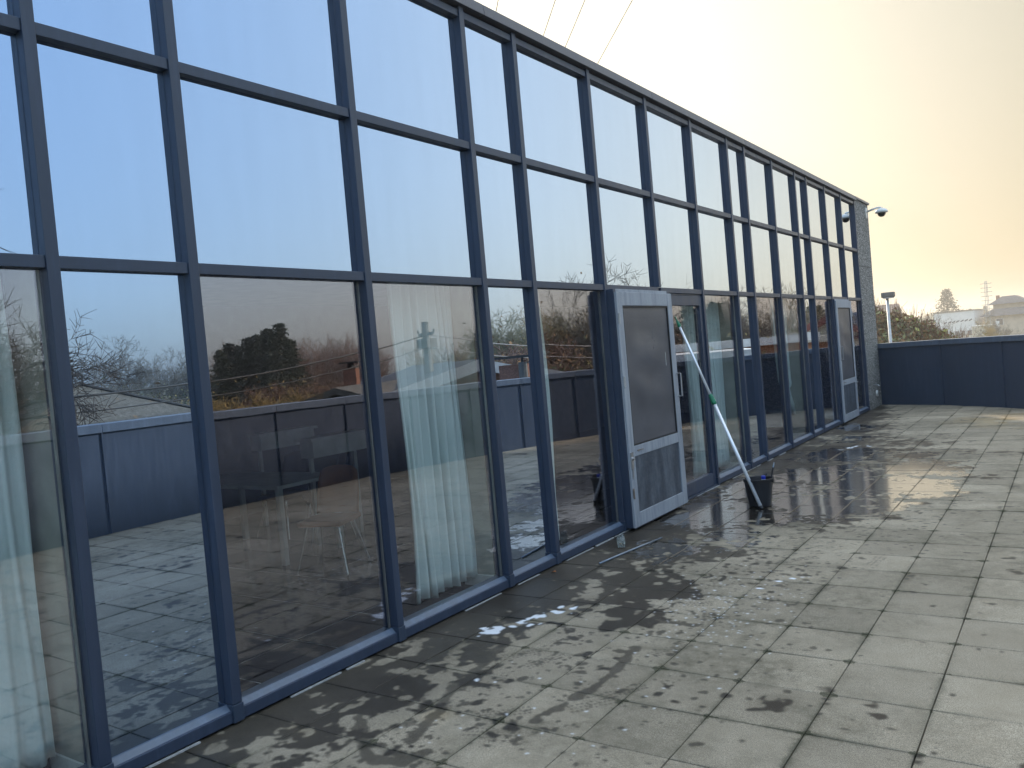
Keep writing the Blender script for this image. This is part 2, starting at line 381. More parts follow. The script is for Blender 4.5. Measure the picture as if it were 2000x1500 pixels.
# ochre tint: two broad patches at the far end, small algae stains
rust = np.zeros_like(wet); blob(rust, 2.9, 15.9, 1.1, 1.3, 1.); blob(rust, 1.9, 16.4, .7, .5, .6)
for x, y, rx in ((.32, 2.55, .16), (.14, 3.66, .14), (.18, 5.35, .15), (.62, 5.9, .12), (.9, 3.0, .1), (1.0, 5.5, .1)):
    blob(rust, x, y, rx, rx*.8, .45)
rust = rust*sst(n_mid*.6+n_big*.4, .35, .7)
buf = np.empty((NY, NX, 4), np.float32)
buf[..., 0] = wet; buf[..., 1] = pud; buf[..., 2] = foam; buf[..., 3] = 1-rust*.999
img = bpy.data.images.new('paving_wetness', NX, NY, alpha=True, float_buffer=False)
img.colorspace_settings.name = 'Non-Color'; img.alpha_mode = 'CHANNEL_PACKED'
img.pixels.foreach_set(buf.ravel()); img.update(); img.pack()

TS, TX, TY = 0.4392, 2.547, 4.834
def m_slab():
    t = NT('concrete_paving_slab')
    P = t.pos(); sx = t.n('SeparateXYZ'); t.l(P, sx.inputs[0])
    im = t.n('TexImage'); im.image = img; im.interpolation = 'Cubic'; im.extension = 'EXTEND'
    cv = t.n('CombineXYZ')
    t.l(t.math('MULTIPLY', t.math('SUBTRACT', sx.outputs[0], GX0), 1/(NX*PX)), cv.inputs[0])
    t.l(t.math('MULTIPLY', t.math('SUBTRACT', sx.outputs[1], GY0), 1/(NY*PX)), cv.inputs[1])
    t.l(cv.outputs[0], im.inputs[0])
    sc = t.n('SeparateColor'); t.l(im.outputs[0], sc.inputs[0])
    wetf, pudf, foamf, tawnyf = sc.outputs[0], sc.outputs[1], sc.outputs[2], t.math('SUBTRACT', 1., im.outputs[1])
    oi = t.n('ObjectInfo').outputs['Random']
    # sand grain
    g1 = t.noise(330, 2, .6); g2 = t.noise(95, 4, .7); g3 = t.noise(4.5, 5, .65)
    c = t.ramp(g2, [(.28, (.19, .165, .128)), (.5, (.35, .312, .25)), (.74, (.49, .445, .365))])
    c = t.mix(.5, c, t.ramp(g1, [(.36, (.06, .052, .042)), (.5, (.33, .295, .24)), (.62, (.78, .715, .60))]))
    c = t.mix(t.ramp(g3, [(.3, (0, 0, 0)), (.75, (.45, .45, .45))]), c, (.22, .19, .14))
    hs = t.n('HueSaturation'); t.l(c, hs.inputs['Color']); t.l(t.math('MULTIPLY_ADD', oi, .30, .87), hs.inputs['Value'])
    age = t.n('Mix', data_type='RGBA', blend_type='MULTIPLY'); age.inputs[0].default_value = 1.; t.l(hs.outputs[0], age.inputs[6]); age.inputs[7].default_value = (.94, .90, .845, 1); c = age.outputs[2]
    g4 = t.noise(.75, 6, .68); g5 = t.noise(11, 5, .7)
    gm_ = t.math('MULTIPLY', t.ramp(g4, [(.44, (0, 0, 0)), (.62, (.8, .8, .8))]), t.ramp(g5, [(.32, (.25,)*3), (.62, (1, 1, 1))]))
    c = t.mix(gm_, c, (.115, .10, .07))
    # grime and moss towards the joints
    def edge(ax, off):
        fr = t.math('FRACT', t.math('MULTIPLY', t.math('SUBTRACT', sx.outputs[ax], off), 1/TS))
        return t.math('MINIMUM', fr, t.math('SUBTRACT', 1., fr))
    ex, ey = edge(0, TX-TS*30), edge(1, TY-TS*30)
    e = t.math('MINIMUM', ex, ey); corner = t.math('MAXIMUM', ex, ey)
    nz = t.noise(7, 4, .6); nz2 = t.noise(45, 4, .7)
    lim = t.math('MULTIPLY', t.math('SUBTRACT', t.math('ADD', t.math('MULTIPLY', nz, .8), t.math('MULTIPLY', nz2, .5)), .46, clamp=True), .13)
    gr = t.math('LESS_THAN', e, lim)
    soft = t.math('SMOOTH_MIN', 1., t.math('DIVIDE', lim, t.math('MAXIMUM', e, .001)), .5)
    grime = t.math('MULTIPLY', t.math('POWER', t.math('MINIMUM', soft, 1.), 1.5), t.ramp(t.noise(1.3, 3), [(.45, (.05,)*3), (.68, (.7,)*3)]))
    c = t.mix(grime, c, (.045, .045, .028))
    cd = t.math('ADD', ex, ey)
    cg = t.math('LESS_THAN', t.math('SUBTRACT', cd, t.math('MULTIPLY', nz2, .14)), t.math('MULTIPLY', t.math('SUBTRACT', nz, .48), .35))
    c = t.mix(t.math('MULTIPLY', cg, .7), c, (.035, .038, .018))
    # ochre tint of the far patches and the algae stains
    c = t.mix(t.math('MULTIPLY', tawnyf, .55), c, (.36, .24, .08))
    dry = c
    # wet: darker, smoother
    mu = t.n('Mix', data_type='RGBA', blend_type='MULTIPLY'); mu.inputs[0].default_value = 1.
    t.l(dry, mu.inputs[6]); mu.inputs[7].default_value = (.10, .095, .095, 1)
    c = t.mix(wetf, dry, mu.outputs[2])
    c = t.mix(foamf, c, (.72, .74, .78))
    rough = t.math('SUBTRACT', .85, t.math('MULTIPLY', wetf, .33))
    rough = t.math('SUBTRACT', rough, t.math('MULTIPLY', pudf, .40), clamp=True)
    rough = t.math('MAXIMUM', rough, t.math('MULTIPLY', foamf, .5))
    wv = t.noise(16, 3, .5, stretch=(1, 1, 1)); wv2 = t.noise(60, 2, .5)
    h = t.math('ADD', t.math('MULTIPLY', t.math('ADD', g1, g2), .5), foamf)
    b1 = t.n('Bump'); b1.inputs['Distance'].default_value = .0035
    t.l(t.math('MULTIPLY_ADD', pudf, -.50, .7, clamp=True), b1.inputs['Strength']); t.l(h, b1.inputs['Height'])
    b2 = t.n('Bump'); b2.inputs['Distance'].default_value = .004
    t.l(t.math('MULTIPLY', pudf, .45), b2.inputs['Strength']); t.l(t.math('ADD', wv, t.math('MULTIPLY', wv2, .5)), b2.inputs['Height']); t.l(b1.outputs[0], b2.inputs['Normal'])
    p = t.pbr(c, rough, 0, b2.outputs[0])
    t.l(t.math('MULTIPLY_ADD', wetf, .1, .3), p.inputs['Specular IOR Level'])
    t.l(t.math('MULTIPLY', pudf, 1.), p.inputs['Coat Weight']); p.inputs['Coat Roughness'].default_value = .10
    return t.m
M['slab'] = m_slab()
M['joint'] = simple('dark_joint_dirt', (.022, .022, .016), .95, 0, .4, 30)

# ------------------------------------------------------------------ mesh helpers
class MB:
    def __init__(s): s.v = []; s.f = []
    def quadbox(s, P):      # 8 points: bottom 4 ccw, top 4 ccw
        b = len(s.v); s.v += [tuple(p) for p in P]
        s.f += [(b, b+3, b+2, b+1), (b+4, b+5, b+6, b+7)]+[(b+i, b+(i+1) % 4, b+4+(i+1) % 4, b+4+i) for i in range(4)]
        return s
    def box(s, x0, x1, y0, y1, z0, z1):
        return s.quadbox([(x0, y0, z0), (x1, y0, z0), (x1, y1, z0), (x0, y1, z0), (x0, y0, z1), (x1, y0, z1), (x1, y1, z1), (x0, y1, z1)])
    def prism(s, poly, z0, z1):
        n = len(poly); b = len(s.v)
        s.v += [(x, y, z0) for x, y in poly]+[(x, y, z1) for x, y in poly]
        s.f += [tuple(b+i for i in reversed(range(n))), tuple(b+n+i for i in range(n))]+[(b+i, b+(i+1) % n, b+n+(i+1) % n, b+n+i) for i in range(n)]
        return s
    def tube(s, pts, rad, n=8, cap=True):
        pts = [Vector(p) for p in pts]; rad = rad if isinstance(rad, (list, tuple)) else [rad]*len(pts)
        b = len(s.v)
        for i, p in enumerate(pts):
            d = (pts[min(i+1, len(pts)-1)]-pts[max(i-1, 0)]).normalized()
            a = d.orthogonal().normalized() if i == 0 else (a-d*a.dot(d)).normalized()
            c = d.cross(a)
            for k in range(n):
                t = 2*math.pi*k/n; s.v.append(tuple(p+(a*math.cos(t)+c*math.sin(t))*rad[i]))
        for i in range(len(pts)-1):
            for k in range(n):
                s.f.append((b+i*n+k, b+i*n+(k+1) % n, b+(i+1)*n+(k+1) % n, b+(i+1)*n+k))
        if cap: s.f += [tuple(b+k for k in reversed(range(n))), tuple(b+(len(pts)-1)*n+k for k in range(n))]
        return s
    def lathe(s, prof, cx=0, cy=0, n=24):
        b = len(s.v)
        for r, z in prof:
            for k in range(n):
                t = 2*math.pi*k/n; s.v.append((cx+r*math.cos(t), cy+r*math.sin(t), z))
        for i in range(len(prof)-1):
            for k in range(n): s.f.append((b+i*n+k, b+i*n+(k+1) % n, b+(i+1)*n+(k+1) % n, b+(i+1)*n+k))
        return s
    def face(s, P): b = len(s.v); s.v += [tuple(p) for p in P]; s.f.append(tuple(range(b, b+len(P)))); return s
    def mesh(s, name, mat, smooth=False):
        me = bpy.data.meshes.new(name); me.from_pydata(s.v, [], s.f); me.update()
        if mat: me.materials.append(mat)
        if smooth: me.polygons.foreach_set('use_smooth', [True]*len(me.polygons))
        return me
    def build(s, name, mat, parent=None, smooth=False, bevel=0):
        return link(name, s.mesh(name, mat, smooth), parent, bevel)
def link(name, me, parent=None, bevel=0):
    o = bpy.data.objects.new(name, me); COL.objects.link(o)
    if parent: o.parent = parent
    if bevel:
        b = o.modifiers.new('bevel', 'BEVEL'); b.width = bevel; b.segments = 2; b.limit_method = 'ANGLE'
    return o
def tag(o, label=None, cat=None, group=None, kind=None):
    if label: o['label'] = label
    if cat: o['category'] = cat
    if group: o['group'] = group
    if kind: o['kind'] = kind
    return o
def thing(name, label, cat, loc=(0, 0, 0), rz=0, group=None):
    o = bpy.data.objects.new(name, None); COL.objects.link(o); o.location = loc; o.rotation_euler = (0, 0, rz)
    o.empty_display_size = .2
    return tag(o, label, cat, group)
def copy_tree(o, parent=None):
    c = o.copy(); COL.objects.link(c); c.parent = parent
    for ch in list(o.children): copy_tree(ch, c)
    return c

# ------------------------------------------------------------------ layout of the facade
Nw, Ww = .6888, 1.2328
L = [1.854]
for ch in 'NWWNWWWWNWWNWWW': L.append(L[-1]+(Nw if ch == 'N' else Ww))
pre = [L[0]-Ww, L[0]-2*Ww, L[0]-2*Ww-Nw, L[0]-3*Ww-Nw, L[0]-4*Ww-Nw]
LL = sorted(pre)+L; OFF = 5                       # LL[i+OFF] = M_i (right edge of the mullion face)
MW, GD = .057, .055                               # mullion width, glass setback
ZL, ZU, ZT = 2.35, 3.361, 4.362
kinds = {}
for i in range(-5, 15):
    kinds[i] = 'T'
for i in (0, 3, 8, 11, -3): kinds[i] = 'M'
kinds[5] = 'D'; kinds[6] = 'G'; kinds[13] = 'D'
Y_END = L[-1]; Y_BEG = LL[0]-MW

# parapet path
PP = [(6.1, -4.0), (6.1, 1.3), (6.12, 4.0), (6.12, 5.35), (6.1, 6.65), (6.05, 7.95), (5.95, 9.25), (5.78, 10.55), (5.5, 11.85), (5.15, 13.1), (4.7, 14.35), (4.1, 15.55), (3.4, 16.75), (2.45, 17.85), (1.30, 18.85), (-.02, 19.5)]

# ------------------------------------------------------------------ terrace
def clip(poly, a, b):      # keep the left side of a->b
    out = []
    for i in range(len(poly)):
        p, q = poly[i], poly[(i+1) % len(poly)]
        dp = (b[0]-a[0])*(p[1]-a[1])-(b[1]-a[1])*(p[0]-a[0]); dq = (b[0]-a[0])*(q[1]-a[1])-(b[1]-a[1])*(q[0]-a[0])
        if dp >= 0: out.append(p)
        if dp*dq < 0:
            t = dp/(dp-dq); out.append((p[0]+(q[0]-p[0])*t, p[1]+(q[1]-p[1])*t))
    return out
area = [(-.06, -4.0)]+PP[:-1]+[(-.06, 19.5)]
base = MB(); base.prism([(x+(.15 if x > 0 else 0), y) for x, y in area], -3.6, -.046)
tb = base.build('terrace', M['joint']); tag(tb, kind='structure')
slabs = []
GAP = .0027
for i in range(-9, 12):
    for j in range(-22, 36):
        x0 = TX+i*TS; y0 = TY+j*TS
        if x0 > 6.2 or x0+TS < -.05 or y0 > 19.6 or y0 < -4: continue
        # a little irregularity of the laying
        poly = [(x0+GAP, y0+GAP), (x0+TS-GAP, y0+GAP), (x0+TS-GAP, y0+TS-GAP), (x0+GAP, y0+TS-GAP)]
        full = len(poly)
        for k in range(len(PP)-1):
            if len(poly) < 3: break
            # interior lies to the left of the direction (parapet runs away from the camera with the terrace on its left)
            if max(p[1] for p in poly) > PP[k][1]-2: poly = clip(poly, PP[k], PP[k+1])
        if len(poly) >= 3: poly = clip(poly, (-.03, 30), (-.03, -30))
        if len(poly) < 3: continue
        A = abs(sum(p[0]*q[1]-q[0]*p[1] for p, q in zip(poly, poly[1:]+poly[:1])))/2
        if A < .004: continue
        cx = sum(p[0] for p in poly)/len(poly); cy = sum(p[1] for p in poly)/len(poly)
        slabs.append((cx, cy, poly, A))
def visible_rank(s):
    d = math.hypot(s[0]-3.61, s[1]); v = Vector((s[0]-3.61, s[1], -1.7)); zc = v.dot(f_)
    if zc < .5: return 99
    u = v.dot(right)/zc; q = v.dot(up)/zc
    return d if abs(u) < .68 and abs(q) < .52 else 60+d
slabs.sort(key=visible_rank)
sq_full = MB()
h = TS/2-GAP; bv = .003
def slab_geo(mb, poly, z0, z1, cx=0, cy=0, tilt=(0, 0)):
    n = len(poly); b = len(mb.v)
    px = [(x-cx, y-cy) for x, y in poly]
    mx = sum(p[0] for p in px)/n; my = sum(p[1] for p in px)/n
    ins = [(mx+(x-mx)*(1-bv/.2), my+(y-my)*(1-bv/.2)) for x, y in px]
    zf = lambda x, y: tilt[0]*x+tilt[1]*y
    mb.v += [(x, y, z0) for x, y in px]+[(x, y, z1-bv*.8+zf(x, y)) for x, y in px]+[(x, y, z1+zf(x, y)) for x, y in ins]
    for i in range(n):
        k = (i+1) % n
        mb.f += [(b+i, b+k, b+n+k, b+n+i), (b+n+i, b+n+k, b+2*n+k, b+2*n+i)]
    mb.f.append(tuple(b+2*n+i for i in range(n)))
full_me = None; rest = MB()
for idx, (cx, cy, poly, A) in enumerate(slabs):
    tilt = (random.gauss(0, .0022), random.gauss(0, .0022)); dz = random.gauss(0, .0009)
    if idx < 300:
        isfull = abs(A-(2*h)**2) < 1e-5
        if isfull:
            if full_me is None:
                mb = MB(); slab_geo(mb, [(-h, -h), (h, -h), (h, h), (-h, h)], -.045, 0); full_me = mb.mesh('paving_slab', M['slab'])
            me = full_me
        else:
            mb = MB(); slab_geo(mb, poly, -.045, 0, cx, cy); me = mb.mesh('paving_slab', M['slab'])
        o = link('paving_slab', me, tb); o.location = (cx, cy, dz)
        o.rotation_euler = (tilt[1], -tilt[0], random.gauss(0, .0025) if isfull else 0)
    else:
        pts = [(x, y) for x, y in poly]; mb = MB(); slab_geo(mb, pts, -.045, 0, cx, cy, tilt)
        b = len(rest.v); rest.v += [(x+cx, y+cy, z+dz) for x, y, z in mb.v]; rest.f += [tuple(b+k for k in f) for f in mb.f]
o = rest.build('paving_slabs', M['slab'], tb); o['kind'] = 'stuff'

# ------------------------------------------------------------------ parapet
par = thing('parapet_wall', 'curved navy metal clad parapet wall round the edge of the paved terrace', 'wall')
def off(p, q, d):
    v = Vector((q[0]-p[0], q[1]-p[1])).normalized(); return Vector((v.y, -v.x))*d
nrm = []
for k in range(len(PP)):
    a = PP[max(k-1, 0)]; b = PP[min(k+1, len(PP)-1)]; nrm.append(off(a, b, 1))
H = 1.30
for k in range(len(PP)-1):
    p, q = PP[k], PP[k+1]; np_, nq = nrm[k], nrm[k+1]
    def P(pt, n, d): return (pt[0]+n.x*d, pt[1]+n.y*d)
    # pieces are butted; each pillowed sheet stands 1-3 mm differently
    d0_ = random.uniform(0, .003)
    ring = [P(p, np_, d0_), P(q, nq, d0_), P(q, nq, .26), P(p, np_, .26)]
    ring = [ring[0], ring[3], ring[2], ring[1]]
    ring.reverse()
    MB().prism(ring, -.01, H).build('panel', M['parapet'], par)
    cp = [P(p, np_, -.035), P(q, nq, -.035), P(q, nq, .30), P(p, np_, .30)]
    cp = [Vector((x, y)) for x, y in cp]; ax = (cp[1]-cp[0]).normalized()*.0015
    cp = [cp[0]+ax, cp[1]-ax, cp[2]-ax, cp[3]+ax]
    MB().prism([tuple(c) for c in cp], H-.055, H+.05).build('coping', M['parapet_cap'], par, bevel=.004)
    # standing seam
    v = Vector((q[0]-p[0], q[1]-p[1])).normalized()*.009
    s0 = Vector(P(q, nq, -.022)); s1 = Vector(P(q, nq, .001))
    MB().prism([tuple(s0-v), tuple(s0+v), tuple(s1+v), tuple(s1-v)], .0, H-.056).build('standing_seam', M['parapet'], par)

# ------------------------------------------------------------------ glass facade
fac = thing('glass_facade', 'long blue framed glass curtain wall with mirror panes above clear windows', 'glass wall')
for i, yr in enumerate(LL):
    k = i-OFF
    z0 = ZL+.003 if k == 6 else .105
    MB().box(-.13, 0, yr-MW, yr, z0, ZT-.002).build('mullion', M['frame'], fac, bevel=.003)
    if k != 6: MB().box(-.13, .006, yr-MW-.003, yr+.003, .012, .103).build('mullion_foot', M['foot'], fac, bevel=.003)
    if k != 6: MB().box(-.062, -GD+.002, yr+.001, yr+.012, .1, ZL-.06).build('gasket', M['gasket'], fac)
mesh_cache = {}
for i in range(len(LL)-1):
    k = i-OFF; y0, y1 = LL[i]+.001, LL[i+1]-MW-.001; kd = kinds[k]
    # transoms
    for zt, nm in ((ZL, 'transom'), (ZU, 'transom')):
        MB().box(-.125, -.009, y0, y1, zt-.055, zt).build(nm, M['frame'], fac, bevel=.002)
    MB().box(-.125, -.012, y0, y1, ZT-.075, ZT-.022).build('head_rail', M['frame'], fac, bevel=.002)
    if kd in 'TM':
        MB().box(-.125, -.006, y0, y1, .014, .072).build('sill', M['frame'], fac, bevel=.003)
        mb = MB(); mb.quadbox([(-.12, y0, .0725), (-.02, y0, .0725), (-.02, y1, .0725), (-.12, y1, .0725), (-.12, y0, .098), (-.05, y0, .098), (-.05, y1, .098), (-.12, y1, .098)])
        mb.build('glazing_bead', M['parapet_cap'], fac)
    if kd == 'T':     # bright spacer seen in the side of the clear double glazing
        MB().box(-.075, -.0585, y1-.014, y1-.006, .1, ZL-.057).build('spacer_bar', M['bead'], fac)
        MB().box(-.075, -.0585, y0+.004, y0+.011, .1, ZL-.057).build('spacer_bar', M['bead'], fac)
    rows = [(ZL+.001, ZU-.056, 'mirror'), (ZU+.001, ZT-.076, 'mirror')]
    if kd in 'TM': rows.append((.099, ZL-.056, 'glass' if kd == 'T' else 'mirror'))
    for z0, z1, mat in rows:
        w_, h_ = (y1-y0), (z1-z0)
        key = (round(w_, 3), round(h_, 3), mat)
        if key not in mesh_cache:
            mesh_cache[key] = MB().box(-.006, 0, -w_/2, w_/2, -h_/2, h_/2).mesh('pane', M[mat])
        o = link('pane', mesh_cache[key], fac); o.location = (-GD, (y0+y1)/2, (z0+z1)/2)
        o.rotation_euler = (0, random.gauss(0, .0018), random.gauss(0, .0022))
# coping lengths above
yy = Y_BEG
while yy < Y_END+.02:
    y2 = min(yy+3.02, Y_END+.05)
    mb = MB(); mb.quadbox([(-.35, yy+.002, ZT), (.035, yy+.002, ZT), (.035, y2-.002, ZT), (-.35, y2-.002, ZT), (-.35, yy+.002, ZT+.12), (.02, yy+.002, ZT+.088), (.02, y2-.002, ZT+.088), (-.35, y2-.002, ZT+.12)])
    mb.build('roof_coping', M['coping'], fac, bevel=.003); yy = y2
# sealant line at the base
rs = np.random.default_rng(3); y = 1.2; mb = MB()
while y < 12:
    l_ = rs.uniform(.05, .5)
    if rs.random() < .75: mb.box(-.012, .0005+rs.uniform(.0, .004), y, y+l_, -.001, rs.uniform(.003, .008))
    y += l_+rs.uniform(0, .05)
mb.build('sealant', M['caulk'], fac)['kind'] = 'stuff'

# door leaf (two of them)
def door(y0, y1, label, flip=False, detail=True, X=.10):
    t = thing('screen_door', label, 'door', (0, y0, 0), group='grey screened doors standing proud of the glass wall')
    wd = y1-y0; zt, zb = 2.27, .035
    def b(name, mat, x0, x1, a, c, z0, z1, par=t, bev=.003): return MB().box(x0, x1, a, c, z0, z1).build(name, mat, par, bevel=bev)
    # deep dark surround box
    b('jamb', M['frame'], -.052, X-.028, 0, .05, zb, zt+.03); b('jamb', M['frame'], -.052, X-.028, wd-.05, wd, zb, zt+.03)
    b('lintel', M['door'], -.052, X-.028, .052, wd-.052, zt-.01, zt+.03)
    b('threshold', M['foot'], -.052, X-.03, .052, wd-.052, .012, .06)
    b('backing', M['gasket'], -.04, -.02, .052, wd-.052, .062, zt-.012)
    # leaf
    sw = .115; x0 = X-.026
    b('stile', M['door'], x0, X, .004, sw, zb, zt); b('stile', M['door'], x0, X, wd-sw, wd-.004, zb, zt)
    zm0, zm1 = .70, .80
    for a, c in ((zb, zb+.13), (zm0, zm1), (zt-.13, zt)): b('rail', M['door'], x0, X-.001, sw+.001, wd-sw-.001, a, c)
    # wrinkled film panel
    mb = MB(); nx, nz = 14, 30; ya, yb, za, zb2 = sw, wd-sw, zm1, zt-.13
    vs = []
    for iz in range(nz+1):
        for iy in range(nx+1):
            u, v = iy/nx, iz/nz
            e = math.sin(math.pi*u)*math.sin(math.pi*v)
            x = X-.016+e*(.006*math.sin(v*19+u*3)+.008*math.exp(-((u-.15-.25*(1-v))/.1)**2))
            vs.append((x, ya+(yb-ya)*u, za+(zb2-za)*v))
    mb.v = vs
    for iz in range(nz):
        for iy in range(nx):
            a = iz*(nx+1)+iy; mb.f.append((a, a+1, a+nx+2, a+nx+1))
    pn = mb.build('film_panel', M['film'], t, smooth=True)
    for a, c, e, g in ((sw, sw+.017, zm1, zt-.13), (wd-sw-.017, wd-sw, zm1, zt-.13), (sw+.017, wd-sw-.017, zt-.147, zt-.13), (sw+.017, wd-sw-.017, zm1, zm1+.015)):
        b('gasket', M['gasket'], x0+.004, X-.004, a+.0005, c, e, g-.0005, bev=0)
    b('kick_panel', M['kick'], x0+.004, X-.012, sw, wd-sw, zb+.13, zm0)
    if detail:
        # remains of a sticker: small pale glyph-like marks in a column
        st = MB(); 
        for q in range(5):
            zc = 1.93-q*.052; yc = wd*.60
            for (a, c, e, g) in ((-.018, .018, .018, .022), (-.018, .018, -.004, .0), (-.018, -.014, -.02, .0), (.014, .018, 0, .02)):
                if (q+int(a*1000)) % 3: st.box(X-.0105, X-.0095, yc+a, yc+c, zc+e, zc+g)
        st.build('sticker_remains', M['rod'], pn)
        MB().box(X-.011, X-.0095, wd*.8, wd*.8+.006, 1.52, 1.66).build('scratch', M['shelf'], pn)
    # hinges
    hy = wd-.008 if flip else .02
    for z in (2.02, 1.42, .36):
        mb = MB(); mb.tube([(X+.006, hy, z-.05), (X+.006, hy, z+.05)], .008, 8); mb.box(X, X+.004, hy-.016, hy+.016, z-.04, z+.04)
        mb.build('hinge', M['rustysteel' if z < 1 else 'steel'], t)
    mb = MB(); ly = wd-.035 if flip else .035
    mb.box(X, X+.012, ly-.022, ly+.022, .60, .75); mb.tube([(X+.008, ly, .69), (X+.03, ly, .69)], .016, 12); mb.tube([(X+.008, ly, .50), (X+.008, ly, .60)], .005, 6)
    mb.build('lock', M['steel'], t)
    hy = sw*.5 if flip else wd-.03
    mb = MB(); mb.tube([(X, hy, 1.18), (X+.045, hy, 1.18), (X+.045, hy, 1.42), (X, hy, 1.42)], .009, 8)
    mb.build('pull_handle', M['steel'], t)
    mb = MB(); mb.box(X, X+.006, sw+.06, sw+.10, .745, .757); mb.tube([(X+.004, sw+.09, .752), (X+.004, sw+.18, .750)], .004, 6); mb.build('latch', M['rustysteel'], t)
    return t
door(L[5]-.035, L[6]+.01, 'tall grey screened door with kick panel, the near one beside the cleaning pole')
door(L[13]-.01, L[14]-MW*.3, 'grey screened door farther along, the one nearest the concrete pillar', flip=True, detail=False, X=.045)
# glass door beside it, bay 6
gd = thing('glass_door', 'blue framed glass door behind the leaning cleaning pole', 'door', (0, L[6], 0))
ya, yb = .012, L[7]-MW-L[6]-.002
for nm, a, c, e, g in (('stile', ya, ya+.075, .03, 2.27), ('stile', yb-.085, yb, .03, 2.27), ('rail', ya+.076, yb-.086, .03, .17), ('rail', ya+.076, yb-.086, 2.16, 2.27), ('head_frame', ya, yb, 2.272, 2.294)):
    MB().box(-.10, -.02 if nm != 'head_frame' else -.03, a, c, e, g).build(nm, M['frame'], gd, bevel=.004)
MB().box(-.055, -.049, ya+.0755, yb-.0855, .1705, 2.1595).build('glass_pane', M['glass'], gd)
MB().box(-.068, -.058, yb-.105, yb-.095, .18, 2.15).build('spacer_bar', M['bead'], gd)
MB().box(-.12, -.006, .002, L[7]-MW-L[6]-.002, .004, .028).build('threshold', M['foot'], gd)

# ------------------------------------------------------------------ building body behind the glass
def structure(name, mb, mat, parent=None, bevel=0): return tag(mb.build(name, mat, parent, bevel=bevel), kind='structure')
bld = thing('terrace_building', 'flat roofed building body behind the long glass wall', 'building')
MB().box(-9, -.355, Y_BEG, 19.5, 4.30, 4.46).build('roof', M['rooffelt'], bld)
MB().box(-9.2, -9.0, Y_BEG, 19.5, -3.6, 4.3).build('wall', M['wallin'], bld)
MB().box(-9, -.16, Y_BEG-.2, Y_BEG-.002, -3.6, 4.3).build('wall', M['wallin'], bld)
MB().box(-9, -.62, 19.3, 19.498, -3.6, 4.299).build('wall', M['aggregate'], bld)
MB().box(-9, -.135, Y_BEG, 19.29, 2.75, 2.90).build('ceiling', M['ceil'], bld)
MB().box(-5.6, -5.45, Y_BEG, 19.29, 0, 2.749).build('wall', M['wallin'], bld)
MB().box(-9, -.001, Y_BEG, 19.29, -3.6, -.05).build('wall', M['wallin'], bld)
# interior floor
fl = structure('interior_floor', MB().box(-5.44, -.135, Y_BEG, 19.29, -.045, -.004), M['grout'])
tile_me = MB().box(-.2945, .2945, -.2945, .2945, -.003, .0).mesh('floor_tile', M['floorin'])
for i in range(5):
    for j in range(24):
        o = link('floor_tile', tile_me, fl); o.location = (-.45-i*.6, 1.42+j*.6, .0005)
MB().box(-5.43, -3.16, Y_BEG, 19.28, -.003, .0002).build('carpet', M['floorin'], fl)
# piers behind the narrow mirror panes
for k in (-3, 0, 3, 8, 11):
    t = thing('interior_pier', {-3: 'beige pier indoors behind the mirror strip left of the frame', 0: 'beige pier indoors behind the first mirror strip', 3: 'beige interior pier right of the middle curtain', 8: 'beige interior pier past the glass door', 11: 'beige interior pier behind the farthest mirror strip'}[k], 'pillar')
    y0 = LL[k+OFF]-.05; y1 = LL[k+1+OFF]-.02
    MB().box(-.42, -.14, y0, y1, .002, 2.749).build('shaft', M['pier'], t)
    MB().box(-.432, -.15, y0-.012, y0-.0005, .002, .09).build('skirting', M['skirting'], t)

# curtains
def curtain(y0, y1, label, x=-.32, folds=9, amp=.035, z0=.075, z1=2.70, twist=None, seed=0):
    r = random.Random(seed); nx, nz = folds*10, 26
    ph = [r.uniform(-.5, .5) for _ in range(folds+2)]; am = [r.uniform(.5, 1.35) for _ in range(folds+2)]
    v = []; f = []
    for iz in range(nz+1):
        s = iz/nz; z = z0+(z1-z0)*s
        for iy in range(nx+1):
            u = iy/nx; k = u*folds; kk = int(min(k, folds)); a = am[kk]*(1-(k-kk))+am[kk+1]*(k-kk)
            fold = math.sin(2*math.pi*k+ph[kk]*.3+.5*math.sin(3*s+ph[kk]))
            xx = x+fold*amp*a*(1.15-.35*s)+.012*math.sin(5*s+kk)
            wy = 1.0+.05*(1-s)
            yc = (y0+y1)/2+(u-.5)*(y1-y0)*wy+.012*math.sin(7*s+kk*1.7)
            zz = z+(.012*math.sin(k*2.1)+.02*(u-.5) if iz == 0 else 0)
            if twist:
                wfac = twist(s); yc = wfac[0]+(u-.5)*wfac[1]
            v.append((xx, yc, zz))
    for iz in range(nz):
        for iy in range(nx):
            a = iz*(nx+1)+iy; f.append((a, a+1, a+nx+2, a+nx+1))
    mb = MB(); mb.v = v; mb.f = f
    o = mb.build('curtain', M['curtain'], None, smooth=True)
    m_ = o.modifiers.new('thickness', 'SOLIDIFY'); m_.thickness = .002
    tag(o, label, 'curtain', 'pale curtains hanging inside the glass wall'); return o
curtain(.55, 1.74, 'wide pale green curtain at the left edge of the photo', folds=13, seed=1)
curtain(4.26, 4.93, 'pale green gathered curtain hanging alone in the middle of a clear window', folds=8, seed=2)
curtain(5.74, 6.21, 'narrow pale curtain edge just right of the second mirror strip', folds=6, seed=3)
curtain(9.42, 10.75, 'pale curtain seen behind the cleaning pole, past the glass door', folds=12, seed=4)
curtain(13.2, 14.1, 'pale curtain swept aside into a point near the far end', folds=6, seed=5, twist=lambda s: (14.08-.28*s-(.06+.85*min(1., max(0., s-.02)*3.0))/2, .06+.85*min(1., max(0., s-.02)*3.0)))
curtain(18.0, 18.12, 'thin pale curtain behind the last window by the pillar', folds=2, seed=6)
